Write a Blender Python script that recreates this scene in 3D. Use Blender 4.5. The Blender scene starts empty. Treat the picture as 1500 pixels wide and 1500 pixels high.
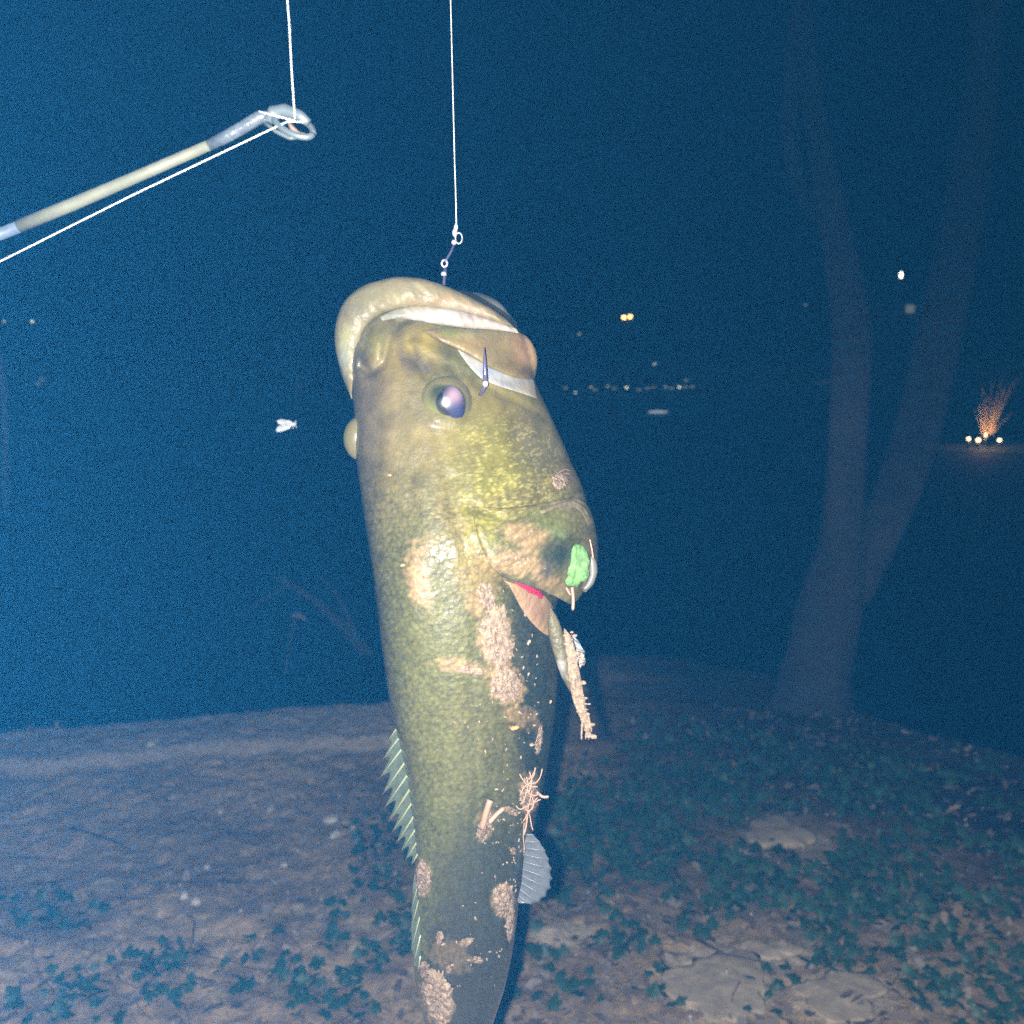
import bpy, bmesh, math, random
import numpy as np
from mathutils import Vector, Matrix

random.seed(7)
rng = np.random.default_rng(7)
sc = bpy.context.scene
C = sc.collection

# ------------------------------------------------------------------ camera, sky, lights
F = 1500.0                      # focal length in photograph pixels (frame is 1500 px)
PITCH = math.radians(6.9)
H = 1.22
cam_d = bpy.data.cameras.new('camera')
cam = bpy.data.objects.new('camera', cam_d); C.objects.link(cam)
cam.location = (0, 0, H)
cam.rotation_euler = (math.pi/2 - PITCH, 0, 0)
cam_d.sensor_width = 36; cam_d.lens = 36 * F / 1500.0
cam_d.clip_start = 0.002; cam_d.clip_end = 1500
cam_d.dof.use_dof = True; cam_d.dof.focus_distance = 0.62; cam_d.dof.aperture_fstop = 13
sc.camera = cam

world = bpy.data.worlds.new('World'); sc.world = world; world.use_nodes = True
wn = world.node_tree.nodes; wl = world.node_tree.links
bg = wn['Background']
sky = wn.new('ShaderNodeTexSky'); sky.sky_type = 'NISHITA'; sky.sun_disc = False
sky.sun_elevation = math.radians(-9); sky.sun_rotation = math.radians(150)
wl.new(sky.outputs[0], bg.inputs[0]); bg.inputs[1].default_value = 0.004

fill_sun_d = bpy.data.lights.new('fill_sun', 'SUN'); fill_sun = bpy.data.objects.new('fill_sun', fill_sun_d); C.objects.link(fill_sun)  # added soft night fill that lifts ground and boats; no moon in view
fill_sun_d.energy = 0.10; fill_sun_d.angle = math.radians(12); fill_sun_d.color = (0.55, 0.75, 1.0)
fill_sun.rotation_euler = (math.radians(38), math.radians(-12), 0)

# the phone's flash, a few millimetres beside the lens
fl_d = bpy.data.lights.new('phone_flash', 'POINT'); fl = bpy.data.objects.new('phone_flash', fl_d); C.objects.link(fl)
fl_d.energy = 180.0; fl_d.shadow_soft_size = 0.0022; fl_d.color = (1.0, 0.93, 0.83)
fl.location = (-0.0115, 0.0, H - 0.002)

HAZE = 0.0065
sc.view_settings.view_transform = 'Standard'; sc.view_settings.look = 'None'
sc.view_settings.exposure = 0; sc.view_settings.gamma = 1; sc.view_settings.use_curve_mapping = False
sc.cycles.use_denoising = False
sc.cycles.sample_clamp_indirect = 2; sc.cycles.sample_clamp_direct = 12; sc.cycles.max_bounces = 6; sc.cycles.volume_bounces = 0

# ------------------------------------------------------------------ helpers
cp, sp = math.cos(PITCH), math.sin(PITCH)
def at(px, py, Z):
    """photograph pixel + depth along the lens axis (m) -> world; arrays allowed"""
    px = np.asarray(px, float); py = np.asarray(py, float); Z = np.asarray(Z, float)
    xc = (px-750)/F*Z; yc = -(py-750)/F*Z
    X = xc; Y = Z*cp + yc*sp; W = H - Z*sp + yc*cp
    return np.stack(np.broadcast_arrays(X, Y, W), -1)
def pt(px, py, Z): return Vector(at(px, py, Z))
def ground_at(px, py, z=0.0):
    px = np.asarray(px, float); py = np.asarray(py, float)
    a = (px-750)/F; b = -(py-750)/F
    dz = -sp + b*cp
    Z = (z-H)/dz
    return at(px, py, Z), Z
def lin(c):
    c = np.asarray(c, float)/255.0
    return np.where(c <= .04045, c/12.92, ((c+.055)/1.055)**2.4)

def mesh_obj(name, verts, faces, mat, parent=None, smooth=True, cols=None, uv=None):
    me = bpy.data.meshes.new(name)
    if isinstance(faces, np.ndarray):
        verts = np.asarray(verts, np.float32); nf, k = faces.shape
        me.vertices.add(len(verts)); me.vertices.foreach_set('co', verts.ravel())
        me.loops.add(nf*k); me.loops.foreach_set('vertex_index', faces.astype(np.int32).ravel())
        me.polygons.add(nf); me.polygons.foreach_set('loop_start', np.arange(0, nf*k, k, dtype=np.int32))
        me.polygons.foreach_set('loop_total', np.full(nf, k, np.int32))
        me.update(calc_edges=True)
    else:
        me.from_pydata([tuple(v) for v in verts], [], faces); me.update()
    if smooth: me.polygons.foreach_set('use_smooth', np.ones(len(me.polygons), bool))
    if cols is not None:
        ca = me.color_attributes.new('pigment', 'FLOAT_COLOR', 'POINT')
        c4 = np.ones((len(cols), 4), np.float32); c4[:, :3] = cols
        ca.data.foreach_set('color', c4.ravel())
    if uv is not None:
        ul = me.uv_layers.new(name='skin')
        li = np.zeros(len(me.loops), np.int32); me.loops.foreach_get('vertex_index', li)
        ul.data.foreach_set('uv', np.asarray(uv, np.float32)[li].ravel())
    if mat is not None: me.materials.append(mat)
    o = bpy.data.objects.new(name, me); C.objects.link(o)
    if parent is not None: o.parent = parent
    return o
def bake(o):
    """outward normals"""
    bm = bmesh.new(); bm.from_mesh(o.data); bmesh.ops.recalc_face_normals(bm, faces=bm.faces)
    bm.to_mesh(o.data); bm.free(); return o
def root(name, loc, label, cat, group=None):
    o = bpy.data.objects.new(name, None); C.objects.link(o); o.location = loc
    o.empty_display_size = .05
    return tag(o, label, cat, group)
def tag(o, label=None, cat=None, group=None, kind=None):
    if label: o['label'] = label
    if cat: o['category'] = cat
    if group: o['group'] = group
    if kind: o['kind'] = kind
    return o
def adopt(parent, *obs):
    # roots carry only a location; parts are modelled in world coordinates
    inv = Matrix.Translation(-parent.location) if parent.parent is None else Matrix.Identity(4)
    for o in obs:
        o.parent = parent; o.matrix_parent_inverse = inv
def recentre(o):
    """move a mesh's origin to its own centre"""
    n = len(o.data.vertices); a = np.zeros(n*3, np.float32); o.data.vertices.foreach_get('co', a)
    a = a.reshape(-1, 3); c = a.mean(0); a -= c
    o.data.vertices.foreach_set('co', a.ravel()); o.location = c; return o

def mat(name, color=(.5, .5, .5), rough=.6, spec=.5, coat=0, alpha=1, emit=None, estr=0, metal=0, trans=0, sss=0,
        attr=None, nscale=0, namt=0, bump=0, bscale=0, coat_rough=.08, voronoi=None, bump_uv=False):
    m = bpy.data.materials.new(name); m.use_nodes = True
    nt = m.node_tree; n = nt.nodes; l = nt.links; p = n['Principled BSDF']
    p.inputs['Base Color'].default_value = (*color, 1); p.inputs['Roughness'].default_value = rough
    p.inputs['Specular IOR Level'].default_value = spec; p.inputs['Coat Weight'].default_value = coat
    p.inputs['Coat Roughness'].default_value = coat_rough
    p.inputs['Alpha'].default_value = alpha; p.inputs['Metallic'].default_value = metal
    p.inputs['Transmission Weight'].default_value = trans
    if sss:
        p.inputs['Subsurface Weight'].default_value = sss; p.inputs['Subsurface Scale'].default_value = .004
        p.inputs['Subsurface Radius'].default_value = (1, .5, .3)
    if emit is not None:
        p.inputs['Emission Color'].default_value = (*emit, 1); p.inputs['Emission Strength'].default_value = estr
    tc = n.new('ShaderNodeTexCoord')
    col = None
    if attr:
        a = n.new('ShaderNodeAttribute'); a.attribute_name = attr; col = a.outputs['Color']
    if nscale:
        t = n.new('ShaderNodeTexNoise'); t.inputs['Scale'].default_value = nscale; t.inputs['Detail'].default_value = 6
        t.inputs['Roughness'].default_value = .65
        l.new(tc.outputs['Object'], t.inputs['Vector'])
        mr = n.new('ShaderNodeMapRange'); mr.inputs['From Min'].default_value = .3; mr.inputs['From Max'].default_value = .7
        mr.inputs['To Min'].default_value = 1-namt; mr.inputs['To Max'].default_value = 1+namt
        l.new(t.outputs['Fac'], mr.inputs['Value'])
        vm = n.new('ShaderNodeVectorMath'); vm.operation = 'SCALE'
        if col is not None: l.new(col, vm.inputs[0])
        else: vm.inputs[0].default_value = color
        l.new(mr.outputs[0], vm.inputs['Scale']); col = vm.outputs[0]
    if col is not None: l.new(col, p.inputs['Base Color'])
    if bump:
        b = n.new('ShaderNodeBump'); b.inputs['Strength'].default_value = 1; b.inputs['Distance'].default_value = bump
        t = n.new('ShaderNodeTexNoise'); t.inputs['Scale'].default_value = bscale; t.inputs['Detail'].default_value = 5
        l.new(tc.outputs['UV' if bump_uv else 'Object'], t.inputs['Vector'])
        l.new(t.outputs['Fac'], b.inputs['Height']); l.new(b.outputs[0], p.inputs['Normal'])
        if coat: l.new(b.outputs[0], p.inputs['Coat Normal'])
    return m

def smooth1(a, s):
    if s <= 0: return a
    k = np.arange(-3*int(s)-1, 3*int(s)+2); w = np.exp(-k*k/(2*s*s)); w /= w.sum()
    return np.convolve(np.pad(a, len(k)//2, mode='edge'), w, mode='valid')
def curve2(P, n, s=2.0):
    """resample a polyline of k columns smoothly to n rows"""
    P = np.asarray(P, float); d = np.r_[0, np.cumsum(np.hypot(*np.diff(P[:, :2], axis=0).T))]
    t = np.linspace(0, d[-1], n)
    out = np.stack([np.interp(t, d, P[:, k]) for k in range(P.shape[1])], 1)
    sg = n/len(P)*.35*s/2
    if sg > .6:
        pad = int(3*sg)+2
        for k in range(P.shape[1]):
            a = out[:, k]; L = 2*a[0]-a[1:pad+1][::-1]; R = 2*a[-1]-a[-pad-1:-1][::-1]
            kk = np.arange(-pad, pad+1); w = np.exp(-kk*kk/(2*sg*sg)); w /= w.sum()
            out[:, k] = np.convolve(np.r_[L, a, R], w, mode='valid')
    return out

# hash value noise, vectorised
_perm = rng.random(65536)
def vnoise(x, y, z=0):
    x = np.asarray(x, float); y = np.asarray(y, float)
    xi = np.floor(x).astype(np.int64); yi = np.floor(y).astype(np.int64); xf = x-xi; yf = y-yi
    xf = xf*xf*(3-2*xf); yf = yf*yf*(3-2*yf)
    def h(a, b): return _perm[((a*73856093) ^ (b*19349663) ^ (int(z)*83492791)) & 65535]
    return (h(xi, yi)*(1-xf)+h(xi+1, yi)*xf)*(1-yf)+(h(xi, yi+1)*(1-xf)+h(xi+1, yi+1)*xf)*yf
def fbm(x, y, o=5, z=0, g=.5):
    s = 0; a = 1; t = 0
    for k in range(o):
        s = s+a*vnoise(x*2**k+k*17.3, y*2**k-k*9.1, z+k); t += a; a *= g
    return s/t
def sstep(a, b, x):
    t = np.clip((x-a)/(b-a), 0, 1); return t*t*(3-2*t)

def tube(name, P, R, mat_, parent=None, seg=8, caps=True):
    """tube through 3-D points P with radius R (number or list)"""
    P = [Vector(p) for p in P]; n = len(P)
    R = [R]*n if not hasattr(R, '__len__') else R
    V = []; Fc = []
    T0 = (P[1]-P[0]).normalized(); up = Vector((0, 0, 1)) if abs(T0.z) < .9 else Vector((1, 0, 0))
    N = T0.cross(up).normalized()
    for i in range(n):
        T = (P[min(i+1, n-1)]-P[max(i-1, 0)]).normalized()
        N = (N-T*N.dot(T)).normalized(); B = T.cross(N)
        for k in range(seg):
            a = 2*math.pi*k/seg; V.append(P[i]+(N*math.cos(a)+B*math.sin(a))*R[i])
    for i in range(n-1):
        for k in range(seg):
            k2 = (k+1) % seg; Fc.append((i*seg+k, i*seg+k2, (i+1)*seg+k2, (i+1)*seg+k))
    if caps:
        Fc.append(tuple(range(seg))[::-1]); Fc.append(tuple((n-1)*seg+k for k in range(seg)))
    return mesh_obj(name, V, Fc, mat_, parent)

# ------------------------------------------------------------------ shoreline, ground, water
WATER_Z = -0.40
edge_px = [(-700, 1150), (-300, 1108), (0, 1076), (200, 1064), (350, 1051), (560, 1041), (690, 1025), (790, 990), (880, 962),
           (1000, 962), (1120, 985), (1240, 1028), (1350, 1078), (1500, 1116), (1800, 1180), (2300, 1260)]
ee, _ = ground_at([p[0] for p in edge_px], [p[1] for p in edge_px])
o_ = np.argsort(ee[:, 0]); EX, EY = ee[o_, 0], ee[o_, 1]
def edge_y(x): return np.interp(x, EX, EY)

def project(x, y, z):
    dy = y; dz = z-H
    Z = dy*cp - dz*sp; yc = dy*sp + dz*cp
    return 750+F*x/Z, 750-F*yc/Z

IVY_BLOBS = [  # px, py, rx, ry, density
    (75, 1345, 75, 28, .8), (235, 1425, 42, 42, .8), (290, 1397, 16, 20, .8), (410, 1405, 22, 50, .95), (488, 1365, 20, 38, .9),
    (378, 1398, 18, 18, .8), (348, 1445, 26, 32, .9), (450, 1462, 42, 34, .8), (270, 1478, 42, 26, .8), (505, 1475, 48, 34, .9),
    (560, 1265, 48, 75, .8), (585, 1370, 26, 55, .7), (60, 1480, 62, 30, .8), (150, 1468, 50, 34, .8), (545, 1420, 30, 30, .8),
    (860, 1210, 70, 55, 1.0), (960, 1240, 90, 60, 1.0), (840, 1290, 45, 50, .8), (900, 1380, 70, 40, .5), (790, 1430, 40, 60, .6),
    (1000, 1170, 110, 60, .7), (1130, 1150, 130, 60, .6), (1100, 1290, 130, 50, .9), (1250, 1300, 120, 80, .85), (1020, 1350, 60, 40, .6),
    (1210, 1390, 80, 50, .8), (1380, 1250, 130, 130, .7), (1400, 1420, 120, 80, .6), (980, 1465, 50, 30, .5), (1120, 1460, 40, 30, .6),
    (1300, 1160, 180, 50, .7), (1450, 1200, 100, 80, .8), (940, 1120, 70, 40, .4), (1040, 1110, 120, 45, .45), (1500, 1350, 120, 200, .6),
    (860, 1470, 40, 30, .6)]
BARE = [(1055, 1440, 75, 58), (1235, 1460, 75, 35), (1140, 1218, 42, 26), (1140, 1400, 60, 20), (1195, 1240, 30, 22), (830, 1370, 50, 20)]
def ivy_density(px, py):
    d = np.zeros_like(np.asarray(px, float))
    for bx, by, rx, ry, s in IVY_BLOBS:
        r = ((px-bx)/rx)**2+((py-by)/ry)**2; d = np.maximum(d, s*np.exp(-r**2*.7))
    for bx, by, rx, ry in BARE:
        r = ((px-bx)/rx)**2+((py-by)/ry)**2; d = d*(1-np.exp(-r**3*.7))
    return d

def ground_z(x, y):
    x = np.asarray(x, float); y = np.asarray(y, float)
    e = edge_y(x)+(fbm(x*3, y*0+3, 4)-.5)*.10
    s = e-y                                     # metres inland
    slope = np.interp(x, [-1.2, -.2, .8, 3], [.10, .35, .8, 1.2])
    drop = sstep(0, 1, -s/slope)*.75
    z = -drop+(fbm(x*1.6, y*1.6, 5)-.5)*.055*np.interp(x, [-1, .4], [.7, 1.2])
    z += (fbm(x*11, y*11, 5, 3, .6)-.5)*.030
    z += (fbm(x*46, y*46, 3, 6, .6)-.5)*.011
    # ledge of packed earth along the left part of the water's edge
    led = sstep(.42, .34, s)*sstep(.9, .3, x)*sstep(-.15, .05, s)
    z += led*.03
    return z
def nonuni(a, b, fine, lo, hi, coarse):
    m = np.arange(a, b+1e-6, fine)
    L = []; v = a; st = fine
    while v > lo: st *= coarse; v -= st; L.append(v)
    R = []; v = b; st = fine
    while v < hi: st *= coarse; v += st; R.append(v)
    return np.r_[L[::-1], m, R]
gx = nonuni(-2.6, 3.0, .0095, -60, 60, 1.09); gy = nonuni(1.9, 6.4, .0105, -40, 9.5, 1.09)
GX, GY = np.meshgrid(gx, gy); GZ = ground_z(GX, GY)
nx, ny = len(gx), len(gy)
ii = np.arange(nx*ny).reshape(ny, nx)
gf = np.stack([ii[:-1, :-1], ii[:-1, 1:], ii[1:, 1:], ii[1:, :-1]], -1).reshape(-1, 4)
gv = np.stack([GX, GY, GZ], -1).reshape(-1, 3)
ppx, ppy = project(GX, np.maximum(GY, .3), GZ)
n1 = fbm(GX*2.3, GY*2.3, 5, 11); n2 = fbm(GX*17, GY*17, 4, 21, .65); n3 = fbm(GX*60, GY*60, 3, 31)
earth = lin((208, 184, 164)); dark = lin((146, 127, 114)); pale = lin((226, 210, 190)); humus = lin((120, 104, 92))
gcol = earth+(dark-earth)*sstep(.42, .68, n1*.6+n2*.4)[..., None]
gcol = gcol+(pale-gcol)*(sstep(.56, .78, n2)*.6)[..., None]
gcol = gcol*(.72+.56*n3[..., None])*np.array((1.04, 1.0, .80))
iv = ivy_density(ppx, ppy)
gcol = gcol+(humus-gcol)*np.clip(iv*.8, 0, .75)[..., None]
for bx, by, rx, ry in BARE:
    r = ((ppx-bx)/rx)**2+((ppy-by)/ry)**2
    w = np.exp(-r**3*.8)*(GY > 1)*(.85)
    gcol = gcol+((pale*(.8+.4*n2[..., None]))-gcol)*w[..., None]
s_ = edge_y(GX)-GY
led = sstep(.46, .40, s_)*sstep(-.3, -.1, s_)*sstep(.9, .3, GX)
gcol = gcol+(lin((188, 176, 164))*(.85+.3*n2[..., None])-gcol)*(led*.7)[..., None]
# fading light painted into the earth colour, towards the water on the right
light_fade = sstep(.1, .8, GX)*sstep(2.4, .9, s_)
gcol = gcol*(1-.88*light_fade[..., None])*(1-.25*sstep(-.2, .6, GX)[..., None])
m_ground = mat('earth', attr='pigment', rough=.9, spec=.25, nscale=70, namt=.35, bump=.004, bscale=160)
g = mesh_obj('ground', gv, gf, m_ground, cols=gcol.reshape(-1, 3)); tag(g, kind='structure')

m_water = mat('lake_water', (.0015, .004, .006), rough=.8, spec=.03, bump=.012, bscale=5)
w = mesh_obj('water', [(-500, 2, WATER_Z), (500, 2, WATER_Z), (500, 420, WATER_Z), (-500, 420, WATER_Z)], [(0, 1, 2, 3)], m_water, smooth=False)
tag(w, kind='structure')
# the far shore and the ground under the lake
sx = np.linspace(-420, 420, 121); sy = np.array([150, 154, 160, 175, 200, 260, 400.])
SX, SY = np.meshgrid(sx, sy)
SZ = WATER_Z-1+sstep(148, 165, SY+4*np.sin(SX*.05))*1.9+sstep(170, 400, SY)*(6+9*fbm(SX*.02, SY*.02, 3, 41))
k = np.arange(SX.size).reshape(SX.shape)
sf = np.stack([k[:-1, :-1], k[:-1, 1:], k[1:, 1:], k[1:, :-1]], -1).reshape(-1, 4)
m_shore = mat('far_grass', (.02, .03, .02), rough=.95, nscale=.2, namt=.5)
tag(mesh_obj('far_shore', np.stack([SX, SY, SZ], -1).reshape(-1, 3), sf, m_shore), kind='structure')
tag(mesh_obj('lake_bed', [(-500, -60, -1.6), (500, -60, -1.6), (500, 420, -1.6), (-500, 420, -1.6)], [(0, 1, 2, 3)], m_shore, smooth=False), kind='structure')

# ------------------------------------------------------------------ leaves, litter, stones
def ivy_leaf(s=1.0, lob=.32, seed=0):
    r = random.Random(seed); out = []
    n = 20
    for i in range(n):
        a = math.pi*2*i/n+math.pi/2
        # lobes of an ivy leaf: tip, two sides, two shoulders
        rr = .52+.0*a
        for c, amp, wd in ((math.pi/2, .55, .42), (math.pi/2+1.15, .32, .36), (math.pi/2-1.15, .32, .36), (math.pi/2+2.2, .12, .35), (math.pi/2-2.2, .12, .35)):
            d = (a-c+math.pi) % (2*math.pi)-math.pi; rr += amp*math.exp(-(d/wd)**2)*(lob/.32)
        d = (a-3*math.pi/2+math.pi) % (2*math.pi)-math.pi; rr -= .30*math.exp(-(d/.3)**2)
        rr *= r.uniform(.92, 1.06)
        x, y = rr*math.cos(a), rr*math.sin(a)
        out.append((x*s, y*s, s*(-.22*abs(x)+-.10*y*y+r.uniform(-.04, .04))))
    V = [(0, 0, .05*s)]+out
    Fc = [(0, i+1, (i+1) % n+1) for i in range(n)]
    return np.array(V), np.array(Fc)
def dry_leaf(s=1.0, seed=0):
    r = random.Random(seed); n = 12; V = [(0, 0, 0)]
    cu = r.uniform(.15, .6)
    for i in range(n):
        a = 2*math.pi*i/n; rr = (.55+.45*abs(math.cos(a)))*r.uniform(.75, 1.1)
        x, y = rr*math.cos(a), rr*math.sin(a)*.7
        V.append((x*s, y*s, s*(cu*(y*y)+.25*cu*x*x+r.uniform(-.05, .05))))
    return np.array(V), np.array([(0, i+1, (i+1) % n+1) for i in range(n)])
def rotm(rx, ry, rz): return np.array(Matrix.Rotation(rz, 3, 'Z') @ Matrix.Rotation(ry, 3, 'Y') @ Matrix.Rotation(rx, 3, 'X'))
def scatter(name, protos, places, mat_, cols, parent=None):
    V = []; Fc = []; Cc = []; off = 0
    for i, (x, y, z, R, s) in enumerate(places):
        pv, pf = protos[i % len(protos)]
        V.append(pv*s @ R.T+np.array((x, y, z))); Fc.append(pf+off); off += len(pv)
        Cc.append(np.tile(cols[i], (len(pv), 1)))
    return mesh_obj(name, np.concatenate(V), np.concatenate(Fc), mat_, parent, cols=np.concatenate(Cc))

m_ivy = mat('ivy_leaf', (.036, .085, .052), rough=.5, spec=.4, nscale=60, namt=.3)
m_ivy_far = mat('ivy_leaf_mass', attr='pigment', rough=.5, spec=.35)
m_dry = mat('dead_leaf', (.30, .22, .15), rough=.8, nscale=50, namt=.3)
m_dry_mass = mat('leaf_litter', attr='pigment', rough=.85)
m_stem = mat('vine_stem', (.16, .10, .07), rough=.8)

N_ = 300000
qx = rng.uniform(-60, 1560, N_); qy = rng.uniform(1060, 1560, N_); qd = ivy_density(qx, qy); qw, qZ = ground_at(qx, qy)
ok = (rng.random(N_) < (qZ/6.5)**3) & (rng.random(N_) < qd**1.3*np.where(qx < 620, .45, 1)) & (qw[:, 1] < edge_y(qw[:, 0])-.03) & ((qx < 620) | (fbm(qw[:, 0]*7, qw[:, 1]*7, 2, 77) > .36))
ix = np.nonzero(ok)[0][:9500]
cand = [(float(qw[i, 0]), float(qw[i, 1]), float(qZ[i]), float(qx[i]), float(qy[i])) for i in ix]
cand.sort(key=lambda c: c[2])
ivy_meshes = []
for k in range(6):
    v, f = ivy_leaf(.0185, random.uniform(.28, .40), k)
    o = mesh_obj('leaf', v, f, m_ivy); ivy_meshes.append(o.data); bpy.data.objects.remove(o)
CLUMPS = [((-150, 170), 'ivy patch at the lower left edge of the bare earth'),
          ((170, 330), 'small ivy clump low on the left, left of the upright sprigs'),
          ((330, 640), 'ivy sprigs growing between the bare earth and the fish tail'),
          ((640, 1040), 'ivy mat just right of the hanging fish'),
          ((1040, 1700), 'broad ivy mat spreading over the bank at the lower right')]
vines = []
for (a, b), lab in CLUMPS:
    cs = [c for c in cand if a <= c[3] < b]
    mx = np.mean([c[0] for c in cs]); my = np.mean([c[1] for c in cs])
    vines.append((a, b, root('ivy_plant', (mx, my, float(ground_z(mx, my))), lab, 'ivy', 'ivy patches on the bank')))
bpy.context.view_layer.update()
count = {}
rest = {i: [] for i in range(5)}
for (x, y, Z, px, py) in cand:
    i = next((k for k, (a, b, r) in enumerate(vines) if a <= px < b), 4)
    z = float(ground_z(x, y))+random.uniform(.008, .035)
    rx = random.gauss(math.radians(24), math.radians(20)); ry = random.gauss(0, math.radians(20)); rz = random.gauss(0, 1.0) if random.random() < .6 else random.uniform(0, 6.28)
    s = random.uniform(.65, 1.3)
    if count.get(i, 0) < 290 and Z < 4.4:
        count[i] = count.get(i, 0)+1
        o = bpy.data.objects.new('leaf', random.choice(ivy_meshes)); C.objects.link(o)
        r = vines[i][2]; o.parent = r
        o.location = (x-r.location.x, y-r.location.y, z-r.location.z); o.rotation_euler = (rx, ry, rz); o.scale = (s, s, s)
    else: rest[i].append((x, y, z, rotm(rx, ry, rz), s))
protos = [ivy_leaf(.0185, .33, k) for k in range(8)]
for i in rest:
    if rest[i]:
        pl = [(x-vines[i][2].location.x, y-vines[i][2].location.y, z-vines[i][2].location.z, R, s) for x, y, z, R, s in rest[i]]
        cols = np.array([(.036, .085, .052)])*rng.uniform(.6, 1.5, (len(pl), 1))
        tag(scatter('foliage', protos, pl, m_ivy_far, cols, vines[i][2]), kind='stuff')
# runners of the vines
for i, (a, b, r) in enumerate(vines):
    cs = [c for c in cand if a <= c[3] < b and c[2] < 4.6]
    for j in range(min(12, len(cs)//6)):
        c = random.choice(cs); x, y = c[0], c[1]; ang = random.uniform(0, 6.28); P = []
        for q in range(9):
            P.append((x-r.location.x, y-r.location.y, float(ground_z(x, y))+.006-r.location.z))
            ang += random.uniform(-.5, .5); x += math.cos(ang)*.025; y += math.sin(ang)*.025
        tube('stem', P, .0013, m_stem, r, 5)

# leaf litter: dense on the right and along the bottom
pl = []; cl = []; big = []
tries = 0
while len(pl) < 5000 and tries < 120000:
    tries += 1
    px = random.uniform(-80, 1600); py = random.uniform(1040, 1580)
    w_, Z = ground_at(px, py)
    if random.random() > (Z/6.5)**3: continue
    d = (.9 if py > 1300 else .3) if px > 760 else .05+.35*max(0, (py-1330)/170)
    for bx, by, rx, ry in BARE:
        if ((px-bx)/rx)**2+((py-by)/ry)**2 < .95: d *= .06
    if random.random() > d or w_[1] > edge_y(w_[0])-.03: continue
    z = float(ground_z(w_[0], w_[1]))+.004
    e = (random.gauss(0, .35), random.gauss(0, .35), random.uniform(0, 6.28)); s = random.uniform(.5, 1.25)
    if px > 780 and py > 1240 and len(big) < 36 and random.random() < .3 and 0 < px < 1490 and py < 1490: big.append((w_[0], w_[1], z, e, s))
    else: pl.append((w_[0], w_[1], z, rotm(*e), s)); cl.append(random.choice([(.24, .185, .15), (.20, .15, .12), (.27, .22, .19), (.13, .10, .085), (.30, .26, .23)]))
tag(scatter('leaf_litter', [dry_leaf(.019, k) for k in range(10)], pl, m_dry_mass, np.array(cl)*rng.uniform(.7, 1.2, (len(cl), 1))), kind='stuff')
dm = []
for k in range(5):
    v, f = dry_leaf(.022, 40+k); o = mesh_obj('dead_leaf', v, f, m_dry); dm.append(o.data); bpy.data.objects.remove(o)
for (x, y, z, e, s) in big:
    o = bpy.data.objects.new('dead_leaf', random.choice(dm)); C.objects.link(o); o.location = (x, y, z+.006); o.rotation_euler = e; o.scale = (s,)*3
    qx_, qy_ = project(x, y, z); sz_ = 'large' if s > 1 else 'small'
    if qy_ > 1380: lb = sz_+(' dry leaf by the flat pale stones at the bottom' if 980 < qx_ < 1310 else ' dry leaf near the bottom edge, right of the fish tail' if qx_ <= 980 else ' dry leaf in the bottom right corner')
    else: lb = sz_+(' dry leaf in the ivy between the fish and the stones' if qx_ < 1000 else ' dry leaf in the ivy above the flat pale stones' if qx_ < 1290 else ' dry leaf in the ivy near the right edge')
    tag(o, lb, 'leaf', 'dead leaves among the ivy')

def rock(name, px, py, rx, ry, h, mat_, seed, z=0.0, sub=3, pxm=True):
    w_, Z = ground_at(px, py, z)
    mx = rx/F*Z; my = ry/F*Z/math.sin(max(.2, math.atan((py-750)/F)+PITCH))
    bm = bmesh.new(); bmesh.ops.create_icosphere(bm, subdivisions=sub, radius=1)
    r = random.Random(seed); ph = [r.uniform(0, 6.28) for _ in range(6)]
    for v in bm.verts:
        a = math.atan2(v.co.y, v.co.x)
        k = 1+.18*math.sin(2*a+ph[0])+.14*math.sin(3*a+ph[1])+.10*math.sin(5*a+ph[2])+.06*math.sin(9*a+ph[3])+.04*math.sin(17*a+ph[4])
        zz = math.copysign(abs(v.co.z)**.6, v.co.z)
        nz = 1+.18*math.sin(v.co.x*5+ph[4])*math.sin(v.co.y*4+ph[5])
        v.co = Vector((v.co.x*mx*k, v.co.y*my*k, zz*h*nz))
    me = bpy.data.meshes.new(name); bm.to_mesh(me); bm.free()
    for p in me.polygons: p.use_smooth = sub > 2
    me.materials.append(mat_)
    o = bpy.data.objects.new(name, me); C.objects.link(o); o.location = (w_[0], w_[1], float(ground_z(w_[0], w_[1]))+h*.25)
    return o
m_stone = mat('pale_sandstone', (.47, .39, .29), rough=.85, nscale=18, namt=.3, bump=.006, bscale=30)
m_chip = mat('pale_chip', (.62, .58, .52), rough=.7, nscale=90, namt=.2)
for px, py, rx, ry, h, sd, lab in (
        (1055, 1445, 66, 50, .005, 1, 'largest flat pale stone at the bottom, right of the fish tail'),
        (1232, 1462, 64, 32, .004, 2, 'flat pale stone at the bottom right, beside the largest stone'),
        (1140, 1218, 40, 24, .014, 3, 'small domed stone in the middle of the ivy mat'),
        (1128, 1392, 38, 14, .006, 4, 'narrow pale stone above the two flat bottom stones')):
    tag(rock('flat_stone', px, py, rx, ry, h, m_stone, sd, sub=4), lab, 'stone', 'flat stones showing through the ivy')
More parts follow.
